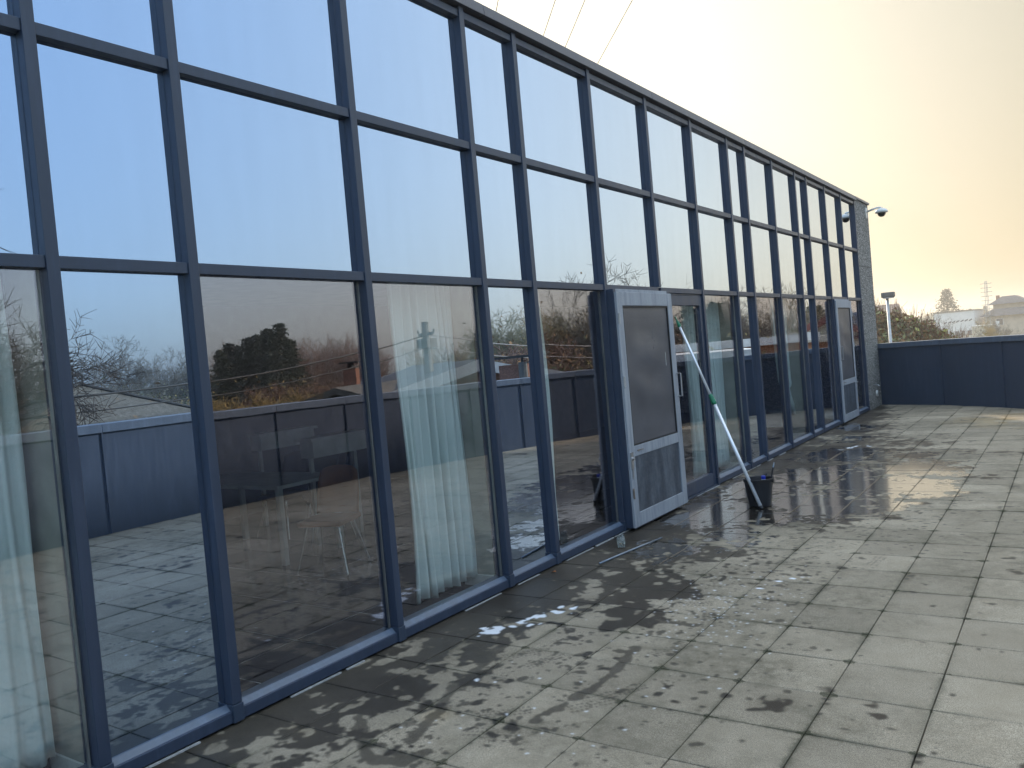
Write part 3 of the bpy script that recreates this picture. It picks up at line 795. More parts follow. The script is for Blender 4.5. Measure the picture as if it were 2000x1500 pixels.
MB_r = MB(); MB_r.tube([(-.32, Y_BEG+.1, 2.71), (-.32, 19.2, 2.71)], .012, 6); tag(MB_r.build('curtain_rail', M['steel']), 'long steel curtain rail under the ceiling inside the windows', 'rail')

# indoor furniture (dimly seen through the clear glass)
def table(x, y, label, lx=1.5, ly=.8, z=.75, rz=0):
    t = thing('table', label, 'table', (x, y, 0), rz)
    MB().box(-lx/2, lx/2, -ly/2, ly/2, z-.035, z).build('tabletop', M['shelf'], t, bevel=.003)
    for a in (-1, 1):
        for b in (-1, 1):
            MB().box(a*(lx/2-.05)-.025, a*(lx/2-.05)+.025, b*(ly/2-.05)-.025, b*(ly/2-.05)+.025, .002, z-.036).build('leg', M['shelf'], t)
    return t
table(-3.3, 5.3, 'white table indoors behind the dark chairs', 1.6, .8)
table(-3.2, 8.6, 'white table deeper inside behind the screened door window', 1.4, .8)
def chair(x, y, rz, mat, label, seat_z=.45, bw=.42, bh=.42):
    t = thing('chair', label, 'chair', (x, y, 0), rz)
    mb = MB(); nx, nz = 10, 8; vs = []
    for iz in range(nz+1):
        for ix in range(nx+1):
            u = ix/nx*2-1; s = iz/nz
            vs.append((u*bw/2*(1-.12*s**3), -.2-.10*s+.05*u*u, seat_z+.02+s*bh*(1-.10*abs(u)**4)))
    mb.v = vs; mb.f = [(iz*(nx+1)+ix, iz*(nx+1)+ix+1, (iz+1)*(nx+1)+ix+1, (iz+1)*(nx+1)+ix) for iz in range(nz) for ix in range(nx)]
    o = mb.build('backrest', mat, t, smooth=True); s_ = o.modifiers.new('thickness', 'SOLIDIFY'); s_.thickness = .03
    MB().box(-bw/2, bw/2, -.2, .22, seat_z-.03, seat_z+.02).build('seat', mat, t, bevel=.015)
    for a in (-1, 1):
        for b in (-1, 1):
            MB().tube([(a*.15, b*.14, seat_z-.031), (a*.24, b*.23, .008)], [.013, .009], 8).build('leg', M['chrome'], t)
    return t
chair(-1.95, 5.0, R(200), M['chairorange'], 'tan orange chair with splayed chrome legs near the window')
chair(-3.1, 6.0, R(150), M['chairdark'], 'dark rounded chair indoors, right one of two by the white table')
chair(-3.7, 5.95, R(185), M['chairdark'], 'dark rounded chair indoors, left one of two by the white table')
def shelf(x, y, z, l, label, d=.25):
    t = thing('wall_shelf', label, 'shelf', (x, y, 0))
    MB().box(-d, 0, -l/2, l/2, z, z+.03).build('board', M['shelf'], t); MB().box(-d+.03, -.03, -l/2+.04, l/2-.04, z-.17, z-.001).build('cabinet', M['shelf'], t)
    MB().box(-.06-d/2, -.03-d/2, -l/2+.1, -l/2+.14, .002, z-.171).build('leg', M['shelf'], t); MB().box(-.06-d/2, -.03-d/2, l/2-.14, l/2-.1, .002, z-.171).build('leg', M['shelf'], t)
shelf(-2.7, 5.95, 1.08, .85, 'white sideboard ledge indoors, the nearer of two')
shelf(-4.3, 6.6, 1.08, .9, 'white sideboard ledge indoors, the farther of two')

# ------------------------------------------------------------------ concrete pillar with camera, tap and socket
pil = thing('concrete_pillar', 'exposed aggregate concrete pillar at the far end of the glass wall', 'pillar', (0, 18.85, 0))
for z0, z1 in ((-3.6, 1.455), (1.461, 3.02), (3.026, 4.40)):
    MB().box(-.61, -.004, -.64, .63, z0, z1).build('block', M['aggregate'], pil, bevel=.006)
MB().box(-.64, .03, -.66, .66, 4.402, 4.445).build('coping', M['coping'], pil)
dc = thing('dome_camera', 'white dome security camera on a bracket high on the concrete pillar', 'camera', (0, 19.25, 4.2))
mb = MB().box(-.004, .012, -.07, .07, -.10, .12); mb.build('wall_plate', M['white_plastic'], dc, bevel=.004)
MB().tube([(.012, 0, .03), (.16, 0, .07), (.24, 0, .085), (.30, 0, .075), (.31, 0, .04)], .022, 10).build('bracket_arm', M['white_plastic'], dc, smooth=True)
MB().lathe([(.0, .06), (.05, .058), (.09, .04), (.125, .0), (.128, -.035), (.10, -.04)], .31, 0, 24).build('housing', M['white_plastic'], dc, smooth=True)
MB().lathe([(.085, -.038), (.082, -.07), (.06, -.105), (.03, -.122), (.0, -.127)], .31, 0, 24).build('dome', M['dark_glass'], dc, smooth=True)
tp = thing('garden_tap', 'small metal tap low on the concrete pillar', 'tap', (0, 18.7, .5))
MB().tube([(-.004, 0, 0), (.09, 0, 0), (.11, 0, -.03)], .012, 8).build('spout', M['steel'], tp)
MB().tube([(.05, -.03, .03), (.05, .03, .03)], .008, 6).tube([(.05, 0, 0), (.05, 0, .03)], .005, 6).build('handle', M['steel'], tp)
sk = thing('wall_socket', 'round white outdoor socket under the tap on the pillar', 'socket', (0, 18.95, .30))
MB().tube([(-.003, 0, 0), (.03, 0, 0)], .065, 20).build('housing', M['white_plastic'], sk)
MB().tube([(.03, 0, 0), (.036, 0, 0)], .035, 16).build('cover', M['steel'], sk)

# ------------------------------------------------------------------ window cleaning gear
bk = thing('bucket', 'black plastic bucket standing on the wet slabs by the pole foot', 'bucket', (.845, 8.27, 0))
prof = [(.0, .004), (.108, .004), (.112, .012), (.142, .262), (.142, .266), (.152, .266), (.153, .288), (.146, .290), (.138, .284), (.106, .02), (.0, .018)]
MB().lathe(prof, 0, 0, 40).build('shell', M['bucket'], bk, smooth=False)
MB().tube([(.155*math.cos(a), .155*math.sin(a)*.98, .275-.09*math.sin(max(0, a)) if a > 0 else .275) for a in [math.pi*k/14 for k in range(15)]], .0035, 6).build('bail_handle', M['bucket'], bk)
for s in (-1, 1): MB().box(s*.145-.012, s*.145+.012, -.014, .014, .245, .282).build('lug', M['bucket'], bk, bevel=.003)
MB().lathe([(.1, .15), (.0, .15)], 0, 0, 24).build('water', M['dark_glass'], bk)
bt = thing('soap_bottle', 'white bottle with a blue cap standing in the black bucket', 'bottle', (.90, 8.26, .15))
MB().lathe([(.0, .0), (.032, .0), (.034, .01), (.034, .10), (.022, .122), (.016, .13)], 0, 0, 16).build('body', M['bottle'], bt, smooth=True)
MB().lathe([(.02, .128), (.022, .13), (.022, .158), (.018, .163), (0, .163)], 0, 0, 16).build('cap', M['blue'], bt)
br = thing('squeegee', 'dark squeegee handle sticking out of the bucket', 'squeegee', (.92, 8.33, .12))
MB().tube([(0, 0, 0), (.05, .05, .26)], .009, 8).build('grip', M['bucket'], br); MB().tube([(.05, .05, .26), (.062, .062, .31)], [.011, .006], 8).build('tip', M['rod'], br)
cp_ = thing('cleaning_pole', 'silver telescopic window cleaning pole with green clamp leaning on the screened door', 'pole')
a = Vector((.905, 8.115, .005)); b = Vector((.125, 8.205, 1.985)); v = b-a
c1 = a+v*.545; c2 = a+v*.585
MB().tube([a+v*.012, c1], .0180, 14).build('lower_tube', M['aluminium'], cp_, smooth=True)
MB().tube([c2, a+v*.965], .0138, 14).build('upper_tube', M['aluminium'], cp_, smooth=True)
MB().tube([c1-v*.006, c1+v*.003, (c1+c2)/2, c2-v*.003, c2+v*.008], [.020, .027, .0255, .024, .017], 14).build('clamp', M['green'], cp_)
MB().tube([a, a+v*.013], .020, 12).build('foot_cap', M['bucket'], cp_)
MB().tube([a+v*.962, a+v*.975, a+v*.995], [.018, .02, .013], 12).tube([a+v*.99, a+v*1.022], [.009, .005], 8).build('tip_cone', M['green'], cp_)
# rod on the ground, jar
rd = MB().tube([(.325, 5.76, .010), (.362, 6.07, .011), (.40, 6.35, .011), (.45, 6.70, .010)], .009, 8)
tag(rd.build('metal_rod', M['rod'], smooth=True), 'thin grey metal rod lying on the wet slabs beside the glass jar', 'rod')
def m_clear():
    t = NT('clear_jar_glass'); g = t.n('BsdfGlass'); g.inputs['Roughness'].default_value = .02; g.inputs['IOR'].default_value = 1.25; g.inputs['Color'].default_value = (.93, .95, .94, 1)
    tr = t.n('BsdfTransparent'); tr.inputs[0].default_value = (.8, .84, .83, 1); d = t.n('BsdfDiffuse'); d.inputs[0].default_value = (.7, .7, .68, 1)
    m1 = t.n('MixShader'); m1.inputs[0].default_value = .45; t.l(g.outputs[0], m1.inputs[1]); t.l(tr.outputs[0], m1.inputs[2])
    m2 = t.n('MixShader'); t.l(t.ramp(t.noise(60, 4), [(.4, (.08, .08, .08)), (.7, (.35, .35, .35))]), m2.inputs[0]); t.l(m1.outputs[0], m2.inputs[1]); t.l(d.outputs[0], m2.inputs[2])
    t.l(m2.outputs[0], t.out.inputs[0]); return t.m
M['clear'] = m_clear()
jr = thing('glass_jar', 'small clear glass jar with orange cigarette ends by the door base', 'jar', (.235, 6.33, 0))
MB().lathe([(.0, .003), (.034, .003), (.037, .008), (.037, .082), (.032, .09), (.032, .104), (.0345, .106), (.0315, .106), (.029, .104), (.029, .088), (.034, .08), (.034, .009), (.0, .008)], 0, 0, 24).build('body', M['clear'], jr, smooth=True)
for q in range(5):
    an = q*1.3; MB().tube([(.014*math.cos(an), .014*math.sin(an), .014+.004*q), (-.012*math.cos(an+.4), .016*math.sin(an+2), .022+.004*q)], .0038, 6).build('cigarette_end', M['chairorange' if q % 2 else 'cream'], jr)
# fallen leaves
for (x, y, s, lab) in ((.02+.06, 5.45, .022, 'small brown dead leaf by the foot of a mullion'), (2.02, 2.80, .012, 'tiny orange leaf fragment on the slabs near the bottom edge')):
    mb = MB(); mb.face([(-s, 0, .004), (-s*.2, -s*.7, .012), (s, -s*.1, .006), (s*.3, s*.6, .016)]); o = mb.build('dead_leaf', M['chairorange'])
    o.location = (x, y, 0); m_ = o.modifiers.new('thickness', 'SOLIDIFY'); m_.thickness = .001; tag(o, lab, 'leaf')
# drain cover near the far end
dr = thing('drain_cover', 'dark round drain cover set in the wet slabs near the far end', 'drain', (.55, 14.6, .002))
MB().lathe([(.17, .001), (.17, .006), (.14, .006), (.14, .003), (0, .003)], 0, 0, 28).build('ring', M['gasket'], dr)

# ------------------------------------------------------------------ ground and outside world
GZ = -3.6
gnd = MB(); gnd.face([(-4000, -4000, GZ), (4000, -4000, GZ), (4000, 4000, GZ), (-4000, 4000, GZ)])
structure('ground', gnd, M['ground'])
yard = MB(); yard.face([(-30, 19.5, GZ+.01), (30, 19.5, GZ+.01), (30, 27, GZ+.01), (-30, 27, GZ+.01)]); structure('road', yard, M['asphalt'])

# fast mesh from numpy arrays
def np_mesh(name, V, F, mats, midx=None, smooth=False):
    me = bpy.data.meshes.new(name); n = len(F); k = F.shape[1]
    me.vertices.add(len(V)); me.vertices.foreach_set('co', V.astype(np.float32).ravel())
    me.loops.add(n*k); me.loops.foreach_set('vertex_index', F.astype(np.int32).ravel())
    me.polygons.add(n); me.polygons.foreach_set('loop_start', np.arange(0, n*k, k, dtype=np.int32))
    for m_ in mats: me.materials.append(m_)
    if midx is not None: me.polygons.foreach_set('material_index', midx.astype(np.int32))
    me.update(calc_edges=True); me.validate(); return me
def seg_mesh(name, S, mat, sides=3):
    S = np.array(S); p0, p1, r0_, r1 = S[:, 0:3], S[:, 3:6], S[:, 6], S[:, 7]
    d = p1-p0; d /= (np.linalg.norm(d, axis=1, keepdims=True)+1e-9)
    ref = np.where(np.abs(d[:, 2:3]) < .9, np.array([[0, 0, 1.]]), np.array([[1., 0, 0]]))
    a = np.cross(d, ref); a /= np.linalg.norm(a, axis=1, keepdims=True); c = np.cross(d, a)
    V = []
    for P_, r_ in ((p0, r0_), (p1, r1)):
        for k in range(sides):
            t = 2*math.pi*k/sides; V.append(P_+(a*math.cos(t)+c*math.sin(t))*r_[:, None])
    V = np.stack(V, 1); n = len(S); b = np.arange(n)[:, None]*(2*sides)
    F = np.concatenate([b+np.array([[k, (k+1) % sides, sides+(k+1) % sides, sides+k]]) for k in range(sides)], 0)
    return np_mesh(name, V.reshape(-1, 3), F, [mat])
def leaf_mesh(name, C, size, mat, seed=0, flat=0.):
    r = np.random.default_rng(seed); n = len(C)
    u = r.normal(size=(n, 3)); u[:, 2] *= (1-flat); u /= np.linalg.norm(u, axis=1, keepdims=True)
    v = np.cross(u, r.normal(size=(n, 3))); v /= np.linalg.norm(v, axis=1, keepdims=True)
    s = (size*r.uniform(.5, 1.3, n))[:, None]
    V = np.stack([C-u*s, C-v*s*.5, C+u*s, C+v*s*.5], 1).reshape(-1, 3)
    F = np.arange(n*4).reshape(n, 4); return np_mesh(name, V, F, [mat])

def branching(seed, height, spread=.5, levels=5, fork=3, trunk_r=.16, first=.28, droop=0., upward=.35, shrink=.72, jitter=.35, rmin=.011, big_levels=2):
    r = random.Random(seed); big = []; small = []
    def grow(p, d, ln, rad, lev):
        nseg = 3 if lev < 2 else 2
        pts = [(p, rad)]
        for s in range(nseg):
            d = (d+Vector((r.gauss(0, jitter*.3), r.gauss(0, jitter*.3), r.gauss(0, jitter*.2)+upward*.12-droop*.12*lev))).normalized()
            p2 = p+d*(ln/nseg); r2 = rad*(1-.38*(s+1)/nseg)
            (big if lev < big_levels else small).append((*p, *p2, pts[-1][1], r2)); p = p2; pts.append((p, r2))
            if lev < levels:
                kids = (2 if s < nseg-1 else fork) if lev else (1 if s == 0 else 3)
                for _ in range(kids):
                    ang = r.uniform(.35, .35+spread*1.4); az = r.uniform(0, 2*math.pi)
                    o_ = d.orthogonal().normalized(); o_.rotate(Matrix.Rotation(az, 3, d))
                    nd = (d*math.cos(ang)+o_*math.sin(ang)+Vector((0, 0, upward*.3-droop*.2*lev))).normalized()
                    grow(p, nd, ln*shrink*r.uniform(.6, 1.05), max(r2*.62, rmin), lev+1)
    grow(Vector((0, 0, 0)), Vector((0, 0, 1)), height*first*1.6, trunk_r, 0)
    zt = max(s[5] for s in big+small); k = height/zt
    sc = lambda S: [tuple(x*k if i < 6 else x for i, x in enumerate(s)) for s in S]
    return sc(big), sc(small)

PROTO = {}
def make_tree(kind, seed, height, bark, twig, **kw):
    b, s = branching(seed, height, **kw)
    t = thing('bare_tree', 'x', 'tree')
    link('trunk', seg_mesh('trunk', b, bark, 5), t); link('crown', seg_mesh('crown', s, twig, 3), t)
    return t, s
def twig_thick(s, f): return [(*q[:6], q[6]*f, q[7]*f) for q in s]
def conifer(seed, height, radius, leaf, density=2600, irregular=.2):
    r = np.random.default_rng(seed); t = thing('conifer_tree', 'x', 'tree')
    nw = int(height*3.2); C = []; S = []
    for k in range(nw):
        z = height*(.10+.9*k/nw); rr = radius*(1-k/nw)**.85*(1+r.uniform(-irregular, irregular)); m_ = int(5+8*(1-k/nw)); a0 = r.uniform(0, 6.28)
        for q in range(m_):
            a = a0+q*6.283/m_+r.uniform(-.3, .3); l_ = rr*r.uniform(.75, 1.1); dr = -.18*l_
            S.append((0, 0, z, l_*math.cos(a), l_*math.sin(a), z+dr, .03*(1-k/nw)+.008, .006))
            nn = max(3, int(density/(nw*m_)*(.4+l_/radius)))
            u = r.uniform(.15, 1.05, nn)**.8
            C.append(np.stack([u*l_*math.cos(a)+r.normal(0, .10*radius*.5, nn), u*l_*math.sin(a)+r.normal(0, .10*radius*.5, nn), z+dr*u+r.normal(0, .06*radius*.4, nn)], 1))
    C = np.concatenate(C); S.append((0, 0, 0, 0, 0, height*.98, radius*.06+.05, .015))
    link('trunk', seg_mesh('trunk', S, M['bark_brown'], 4), t)
    link('crown', leaf_mesh('crown', C, .03*radius+.04, leaf, seed, .4), t); return t
def bush(seed, rx, ry, rz, leaf, n=2500, size=.05, twigs=None, name='shrub', stems=9):
    """many thin stems from one foot, small leaves left along the twigs"""
    r = random.Random(seed); t = thing(name, 'x', 'shrub'); S = []; C = []
    rn = np.random.default_rng(seed)
    for k in range(stems):
        b, sm = branching(seed*31+k, rz*r.uniform(.6, 1.0), spread=.7, levels=4, fork=3, trunk_r=.05, first=.22, upward=.25)
        a = k*6.283/stems+r.uniform(-.4, .4); q = r.uniform(.1, .62)
        ox, oy = rx*q*math.cos(a), ry*q*math.sin(a)
        S += [(x0+ox, y0+oy, z0, x1+ox, y1+oy, z1, max(ra, .012), max(rb, .008)) for x0, y0, z0, x1, y1, z1, ra, rb in b+sm]
    E = np.array(S)[:, 3:6]; i = rn.integers(0, len(E), n)
    C = E[i]+rn.normal(0, .09, (n, 3)); C[:, 2] = np.abs(C[:, 2])
    low = rn.normal(0, .42, (n//3, 3))*np.array([rx, ry, rz*.8]); low[:, 2] = np.abs(low[:, 2]); C = np.concatenate([C, low])
    link('foliage', leaf_mesh('foliage', C, size, leaf, seed), t)
    link('stems', seg_mesh('stems', S, twigs or M['twig_grey'], 3), t); return t
def place(t, x, y, z=GZ, s=1., rz=0, label=None, group=None, sz=None):
    t.location = (x, y, z); t.scale = (s, s, sz or s); t.rotation_euler = (0, 0, rz)
    if label: t['label'] = label
    if group: t['group'] = group
    return t
RX0 = -3.72      # mirror image of the camera in the glass: bearings below are taken from there
def at(az, D): return (RX0+D*math.cos(R(az)), D*math.sin(R(az)))
def topz(el, D): return 1.728+D*math.tan(R(el))

protoG, sG = make_tree('big', 44, 9, M['bark_brown'], M['twig_dark'], spread=.62, levels=6, fork=3, trunk_r=.2, upward=.30, droop=.10, first=.22, shrink=.76, rmin=.005)
print('segs', len(sG))
protoA, sA = make_tree('round', 3, 10, M['bark_grey'], M['twig_grey'], spread=.62, levels=5, fork=3, trunk_r=.2, upward=.45)
protoB, sB = make_tree('tall', 8, 12, M['bark_birch'], M['twig_red'], spread=.42, levels=5, fork=2, trunk_r=.26, upward=.6, first=.36, big_levels=3)
protoC, sC = make_tree('wild', 21, 9, M['bark_brown'], M['twig_dark'], spread=.75, levels=5, fork=3, trunk_r=.2, upward=.25)
protoD, sD = make_tree('willow', 31, 11, M['bark_grey'], M['twig_olive'], spread=.6, levels=5, fork=4, trunk_r=.2, upward=.35, droop=.12)
protoE, sE = make_tree('ochre', 35, 9, M['bark_brown'], M['twig_ochre'], spread=.6, levels=5, fork=3, trunk_r=.15, upward=.4)
bases = {'A': (protoA, 10), 'B': (protoB, 12), 'C': (protoC, 9), 'D': (protoD, 11), 'E': (protoE, 9), 'G': (protoG, 9)}
used = set()
def tree(kind, az, D, el, label, rz=None, group='trees beyond the terrace parapet'):
    p, h0 = bases[kind]; o = p if kind not in used else copy_tree(p); used.add(kind)
    x, y = at(az, D); hh = topz(el, D)-GZ
    return place(o, x, y, GZ, hh/h0, random.uniform(0, 6.28) if rz is None else rz, label, group)
tree('G', 13.8, 19, 13.5, 'big spreading bare tree close to the left end of the terrace')
tree('C', 22.0, 34, 6.0, 'dark bare tree behind the big spreading one')
tree('A', 30.4, 78, 3.7, 'round crowned bare tree behind the slate roofed house')
tree('A', 28.6, 66, 2.0, 'low grey bare tree left of the round crowned one')
tree('A', 31.9, 62, 2.4, 'small forked bare tree standing alone right of the round one')
tree('A', 34.3, 80, 2.6, 'grey bare tree behind the dark evergreen clump')
for q, (az, el) in enumerate(((36.4, 3.0), (37.6, 2.8), (38.6, 2.7), (40.6, 3.0), (41.5, 2.7), (42.3, 3.0), (43.1, 2.8), (43.9, 3.05), (44.7, 2.7), (45.4, 2.4), (46.0, 1.9), (41.9, 2.5), (43.5, 2.5), (39.4, 2.7))):
    tree('B', az, 74+6*math.sin(q*2.1), el, 'reddish bare birch in the birch wood facing the terrace', group='birches of the reddish wood')
for az, D, el, kd, lab in ((51.0, 60, 2.2, 'E', 'brownish bare tree right of the utility pole'), (52.0, 66, 2.0, 'E', 'second brownish bare tree right of the utility pole'), (50.0, 70, 1.9, 'E', 'low brown tree behind the utility pole'),
    (54.7, 45, 3.7, 'D', 'pale weeping tree behind the orange gabled house'), (56.3, 47, 3.4, 'D', 'olive weeping tree beside the brick chimney'), (57.5, 44, 3.6, 'D', 'olive weeping tree right of the chimney'),
    (58.9, 42, 3.3, 'E', 'ochre bare tree in the orange thicket'), (60.2, 44, 3.9, 'C', 'dark twiggy tree in the orange thicket'), (61.4, 40, 3.7, 'E', 'ochre bare tree at the right of the thicket'),
    (62.8, 38, 5.4, 'A', 'tall slim bare tree, left of a pair'), (63.9, 40, 6.2, 'A', 'tall slim bare tree, right of a pair'), (66.0, 42, 3.2, 'C', 'dark bare tree beside the yellow bush'), (68.4, 44, 2.8, 'C', 'dark bare tree over the flat roof'),
    (70.9, 38, 4.7, 'G', 'large bare tree rising over the flat roofs'), (72.6, 46, 3.2, 'E', 'ochre bare tree right of the large bare one'), (74.9, 42, 3.8, 'A', 'fan shaped bare tree over the cream flat roof'), (69.6, 48, 2.2, 'E', 'ochre tree low behind the flat roofs'), (71.6, 52, 2.2, 'E', 'ochre tree in the gap behind the flat roofs')):
    tree(kd, az, D, el, lab)
cA = conifer(5, 10, 3.1, M['leaf_conifer'], 11000, .35)
def con(p, az, D, el, label, first=False, group='dark conifers beyond the terrace'):
    o = p if first else copy_tree(p); x, y = at(az, D); return place(o, x, y, GZ, (topz(el, D)-GZ)/10, random.uniform(0, 6), label, group)
con(cA, 36.6, 62, 2.7, 'dark conifer at the left of the conifer group', True)
con(cA, 37.8, 60, 3.0, 'dark conifer, second of the conifer group'); con(cA, 39.1, 62, 3.5, 'dark conifer in the middle of the conifer group')
con(cA, 37.2, 64, 2.5, 'low dark conifer tucked between the first two of the group'); con(cA, 38.4, 66, 3.15, 'dark conifer left of the middle of the group'); con(cA, 39.5, 57, 3.2, 'dark conifer just left of the tallest one'); con(cA, 36.0, 58, 2.3, 'low dark conifer at the outer left of the group')
con(cA, 39.9, 60, 3.8, 'tallest dark conifer beside the birch wood'); con(cA, 40.5, 58, 2.6, 'lower dark conifer against the birch wood')
con(cA, 53.2, 46, 2.5, 'dark conifer behind the orange gable'); con(cA, 69.6, 36, 2.8, 'dark conifer left of the large bare tree'); con(cA, 67.9, 37, 2.9, 'dark conifer by the yellow bush')
con(cA, 75.9, 48, 1.8, 'dark conifer behind the half timbered gable')
eA = bush(3, 3.2, 3.2, 6.0, M['leaf_ever'], 12000, .11, name='evergreen_shrub', stems=6); place(eA, *at(33.9, 52), GZ, .78, 0, 'dark evergreen clump at the right of the slate roof', 'shrubs beyond the terrace')
oA = bush(4, 3.5, 3.5, 3.5, M['leaf_orange'], 11000, .055, M['twig_red']); oB = bush(6, 3.5, 3.5, 3.2, M['leaf_ochre'], 11000, .055, M['twig_ochre']); oC = bush(9, 2.6, 2.6, 3.2, M['leaf_olive'], 10000, .055)
fu = set()
def bsh(p, az, D, el, label, wx=1.):
    o = p if p.name not in fu else copy_tree(p); fu.add(p.name)
    x, y = at(az, D); s = (topz(el, D)-GZ)/3.6; o.location = (x, y, GZ); o.scale = (s*wx, s*wx, s); o.rotation_euler = (0, 0, random.uniform(0, 6)); o['label'] = label; o['group'] = 'shrubs beyond the terrace'
for p, az, D, el, lab in ((oB, 37.0, 40, .7, 'ochre bush in front of the conifers'), (oB, 38.8, 42, .9, 'ochre bush right of the first one'), (oA, 41.2, 50, .4, 'orange brown undergrowth below the birches'), (oA, 43.2, 52, .3, 'orange brown undergrowth in the middle of the birches'),
    (oA, 45.2, 50, .1, 'orange brown undergrowth at the right of the birches'), (oC, 29.9, 54, .9, 'olive bush left under the round tree'), (oC, 31.0, 56, .2, 'olive bush under the small forked tree'), (oC, 33.0, 50, -.3, 'low olive bush by the slate roof end'),
    (oC, 54.0, 34, .9, 'green bush behind the orange gabled house'), (oA, 58.5, 34, 2.4, 'tall orange bush at the left of the thicket'), (oA, 60.0, 36, 2.3, 'tall orange bush in the thicket'), (oB, 61.4, 34, 1.4, 'ochre bush in the thicket'), (oC, 60.6, 30, .9, 'olive bush at the foot of the thicket'),
    (oB, 66.9, 26, 1.0, 'bright ochre bush beside the screened door'), (oB, 69.6, 30, 1.2, 'ochre bush behind the flat roof, left'), (oB, 71.4, 31, 1.2, 'ochre bush behind the flat roof, middle'), (oB, 73.2, 32, 1.0, 'ochre bush behind the flat roof, right'), (oC, 68.2, 33, 1.6, 'olive bush behind the flat roof'),
    (oA, 24.0, 30, 1.0, 'brown bush under the big bare tree'), (oA, 22.0, 26, .8, 'brown bush left under the big bare tree')):
    bsh(p, az, D, el, lab)

# houses on the reflected side -------------------------------------------------
def gable_house(name, label, loc, rz, lx, ly, eave, ridge, wall, roof, fascia=None, over=.4):
    t = thing(name, label, 'house', (*loc, GZ), rz)
    MB().box(-lx/2, lx/2, -ly/2, ly/2, 0, eave).build('wall', wall, t)
    for sx in (-1, 1): MB().face([(sx*lx/2, -ly/2, eave), (sx*lx/2, ly/2, eave), (sx*lx/2, 0, ridge-.12)][::sx]).build('gable', wall, t)
    mb = MB(); X = lx/2+over; Yv = ly/2+over; ze = eave-(ridge-eave)*over/(ly/2)
    for s in (-1, 1):
        mb.quadbox([(-X, s*Yv, ze), (X, s*Yv, ze), (X, 0, ridge), (-X, 0, ridge), (-X, s*Yv, ze+.16), (X, s*Yv, ze+.16), (X, 0, ridge+.16), (-X, 0, ridge+.16)])
    mb.build('roof', roof, t)
    if fascia:
        mb = MB()
        for sx in (-1, 1):
            for s in (-1, 1): mb.quadbox([(sx*X-.02, s*Yv, ze-.12), (sx*X+.02, s*Yv, ze-.12), (sx*X+.02, 0, ridge-.12), (sx*X-.02, 0, ridge-.12), (sx*X-.02, s*Yv, ze+.18), (sx*X+.02, s*Yv, ze+.18), (sx*X+.02, 0, ridge+.18), (sx*X-.02, 0, ridge+.18)])
        mb.build('fascia', fascia, t)
    return t
def chimney(t, x, y, z0, z1, mat, w_=.5, cowl=True):
    c = MB().box(x-w_/2, x+w_/2, y-w_/2, y+w_/2, z0, z1).build('chimney', mat, t)
    if cowl: MB().box(x-w_*.7, x+w_*.7, y-w_*.7, y+w_*.7, z1+.15, z1+.2).tube([(x, y, z1), (x, y, z1+.15)], .1, 8).build('cowl', M['gasket'], c)
x, y = at(27.6, 20)
h1 = thing('slate_roof_house', 'house with lichen covered slate hip roof and yellow brick chimney', 'house', (x, y, GZ), math.atan2(-.09, .996)+math.pi)
zr, ze = 1.93-GZ, -1.0-GZ
MB().box(-3.9, 3.9, -7.0, 7.0, 0, ze).build('wall', M['yellowbrick'], h1)
mb = MB(); B_ = [(-4.4, -7.5, ze), (4.4, -7.5, ze), (4.4, 7.5, ze), (-4.4, 7.5, ze)]
for q in range(4): mb.face([B_[q], B_[(q+1) % 4], (0, 0, zr)])
mb.face(B_[::-1]); mb.build('roof', M['slate'], h1)
mb = MB()
for q in range(4): mb.tube([Vector(B_[q])+Vector((0, 0, .03)), (0, 0, zr+.03)], .035, 6)
mb.build('ridge_tiles', M['rooffelt'], h1)
chimney(h1, -.2, .42, zr-1.2, zr+.35, M['yellowbrick'], .42)
t = gable_house('gabled_house', 'orange walled house with white edged gable', (13.0, 20.2), R(36), 8, 8.4, 4.15, 5.25, M['brick_wall'], M['darkroof'], M['fascia'])
x, y = at(55.7, 20.5); c = thing('brick_chimney_stack', 'brick chimney stack with a dark flue pipe beside the orange gable', 'chimney', (x, y, GZ))
MB().box(-.3, .3, -.3, .3, 0, 5.2).build('stack', M['redbrick'], c); MB().tube([(-.42, -.3, 3), (-.42, -.3, 5.25)], .11, 10).build('flue_pipe', M['lamp_head'], c); MB().box(-.75, .35, -.5, .35, 5.36, 5.42).tube([(-.42, -.3, 5.25), (-.42, -.3, 5.36)], .03, 6).build('cowl', M['gasket'], c)
x, y = at(45.6, 23); t = gable_house('slate_ridge_house', 'low grey roofed house with a red brick chimney', (x, y), R(60), 6, 6, 3.9, 4.85, M['cream'], M['slate'])
chimney(t, 1.4, -.9, 4.3, 5.45, M['redbrick'], .38)
def flat_house(label, az, D, lx, ly, ztop, wall, fasc, rz=None, name='flat_roof_building'):
    x, y = at(az, D); t = thing(name, label, 'building', (x, y, GZ), R(az if rz is None else rz)); h_ = ztop-GZ
    MB().box(-lx/2, lx/2, -ly/2, ly/2, 0, h_-.25).build('wall', wall, t); MB().box(-lx/2-.3, lx/2+.3, -ly/2-.3, ly/2+.3, h_-.249, h_).build('roof', fasc, t); return t
flat_house('low brick building with a broad pale flat roof beside the terrace', 70.0, 29, 4, 5, 1.72, M['brick_wall'], M['fascia'])
flat_house('low dark building with a pale roof edge left of the brick one', 67.0, 24, 4, 3.4, 1.45, M['redbrick'], M['fascia'])
flat_house('low ochre building with flat roof in the middle', 73.0, 37, 4, 5, 1.55, M['brick_wall'], M['cream'])
flat_house('cream roofed flat building under the fan shaped tree', 75.3, 42, 4, 4, 1.8, M['brick_wall'], M['cream'])
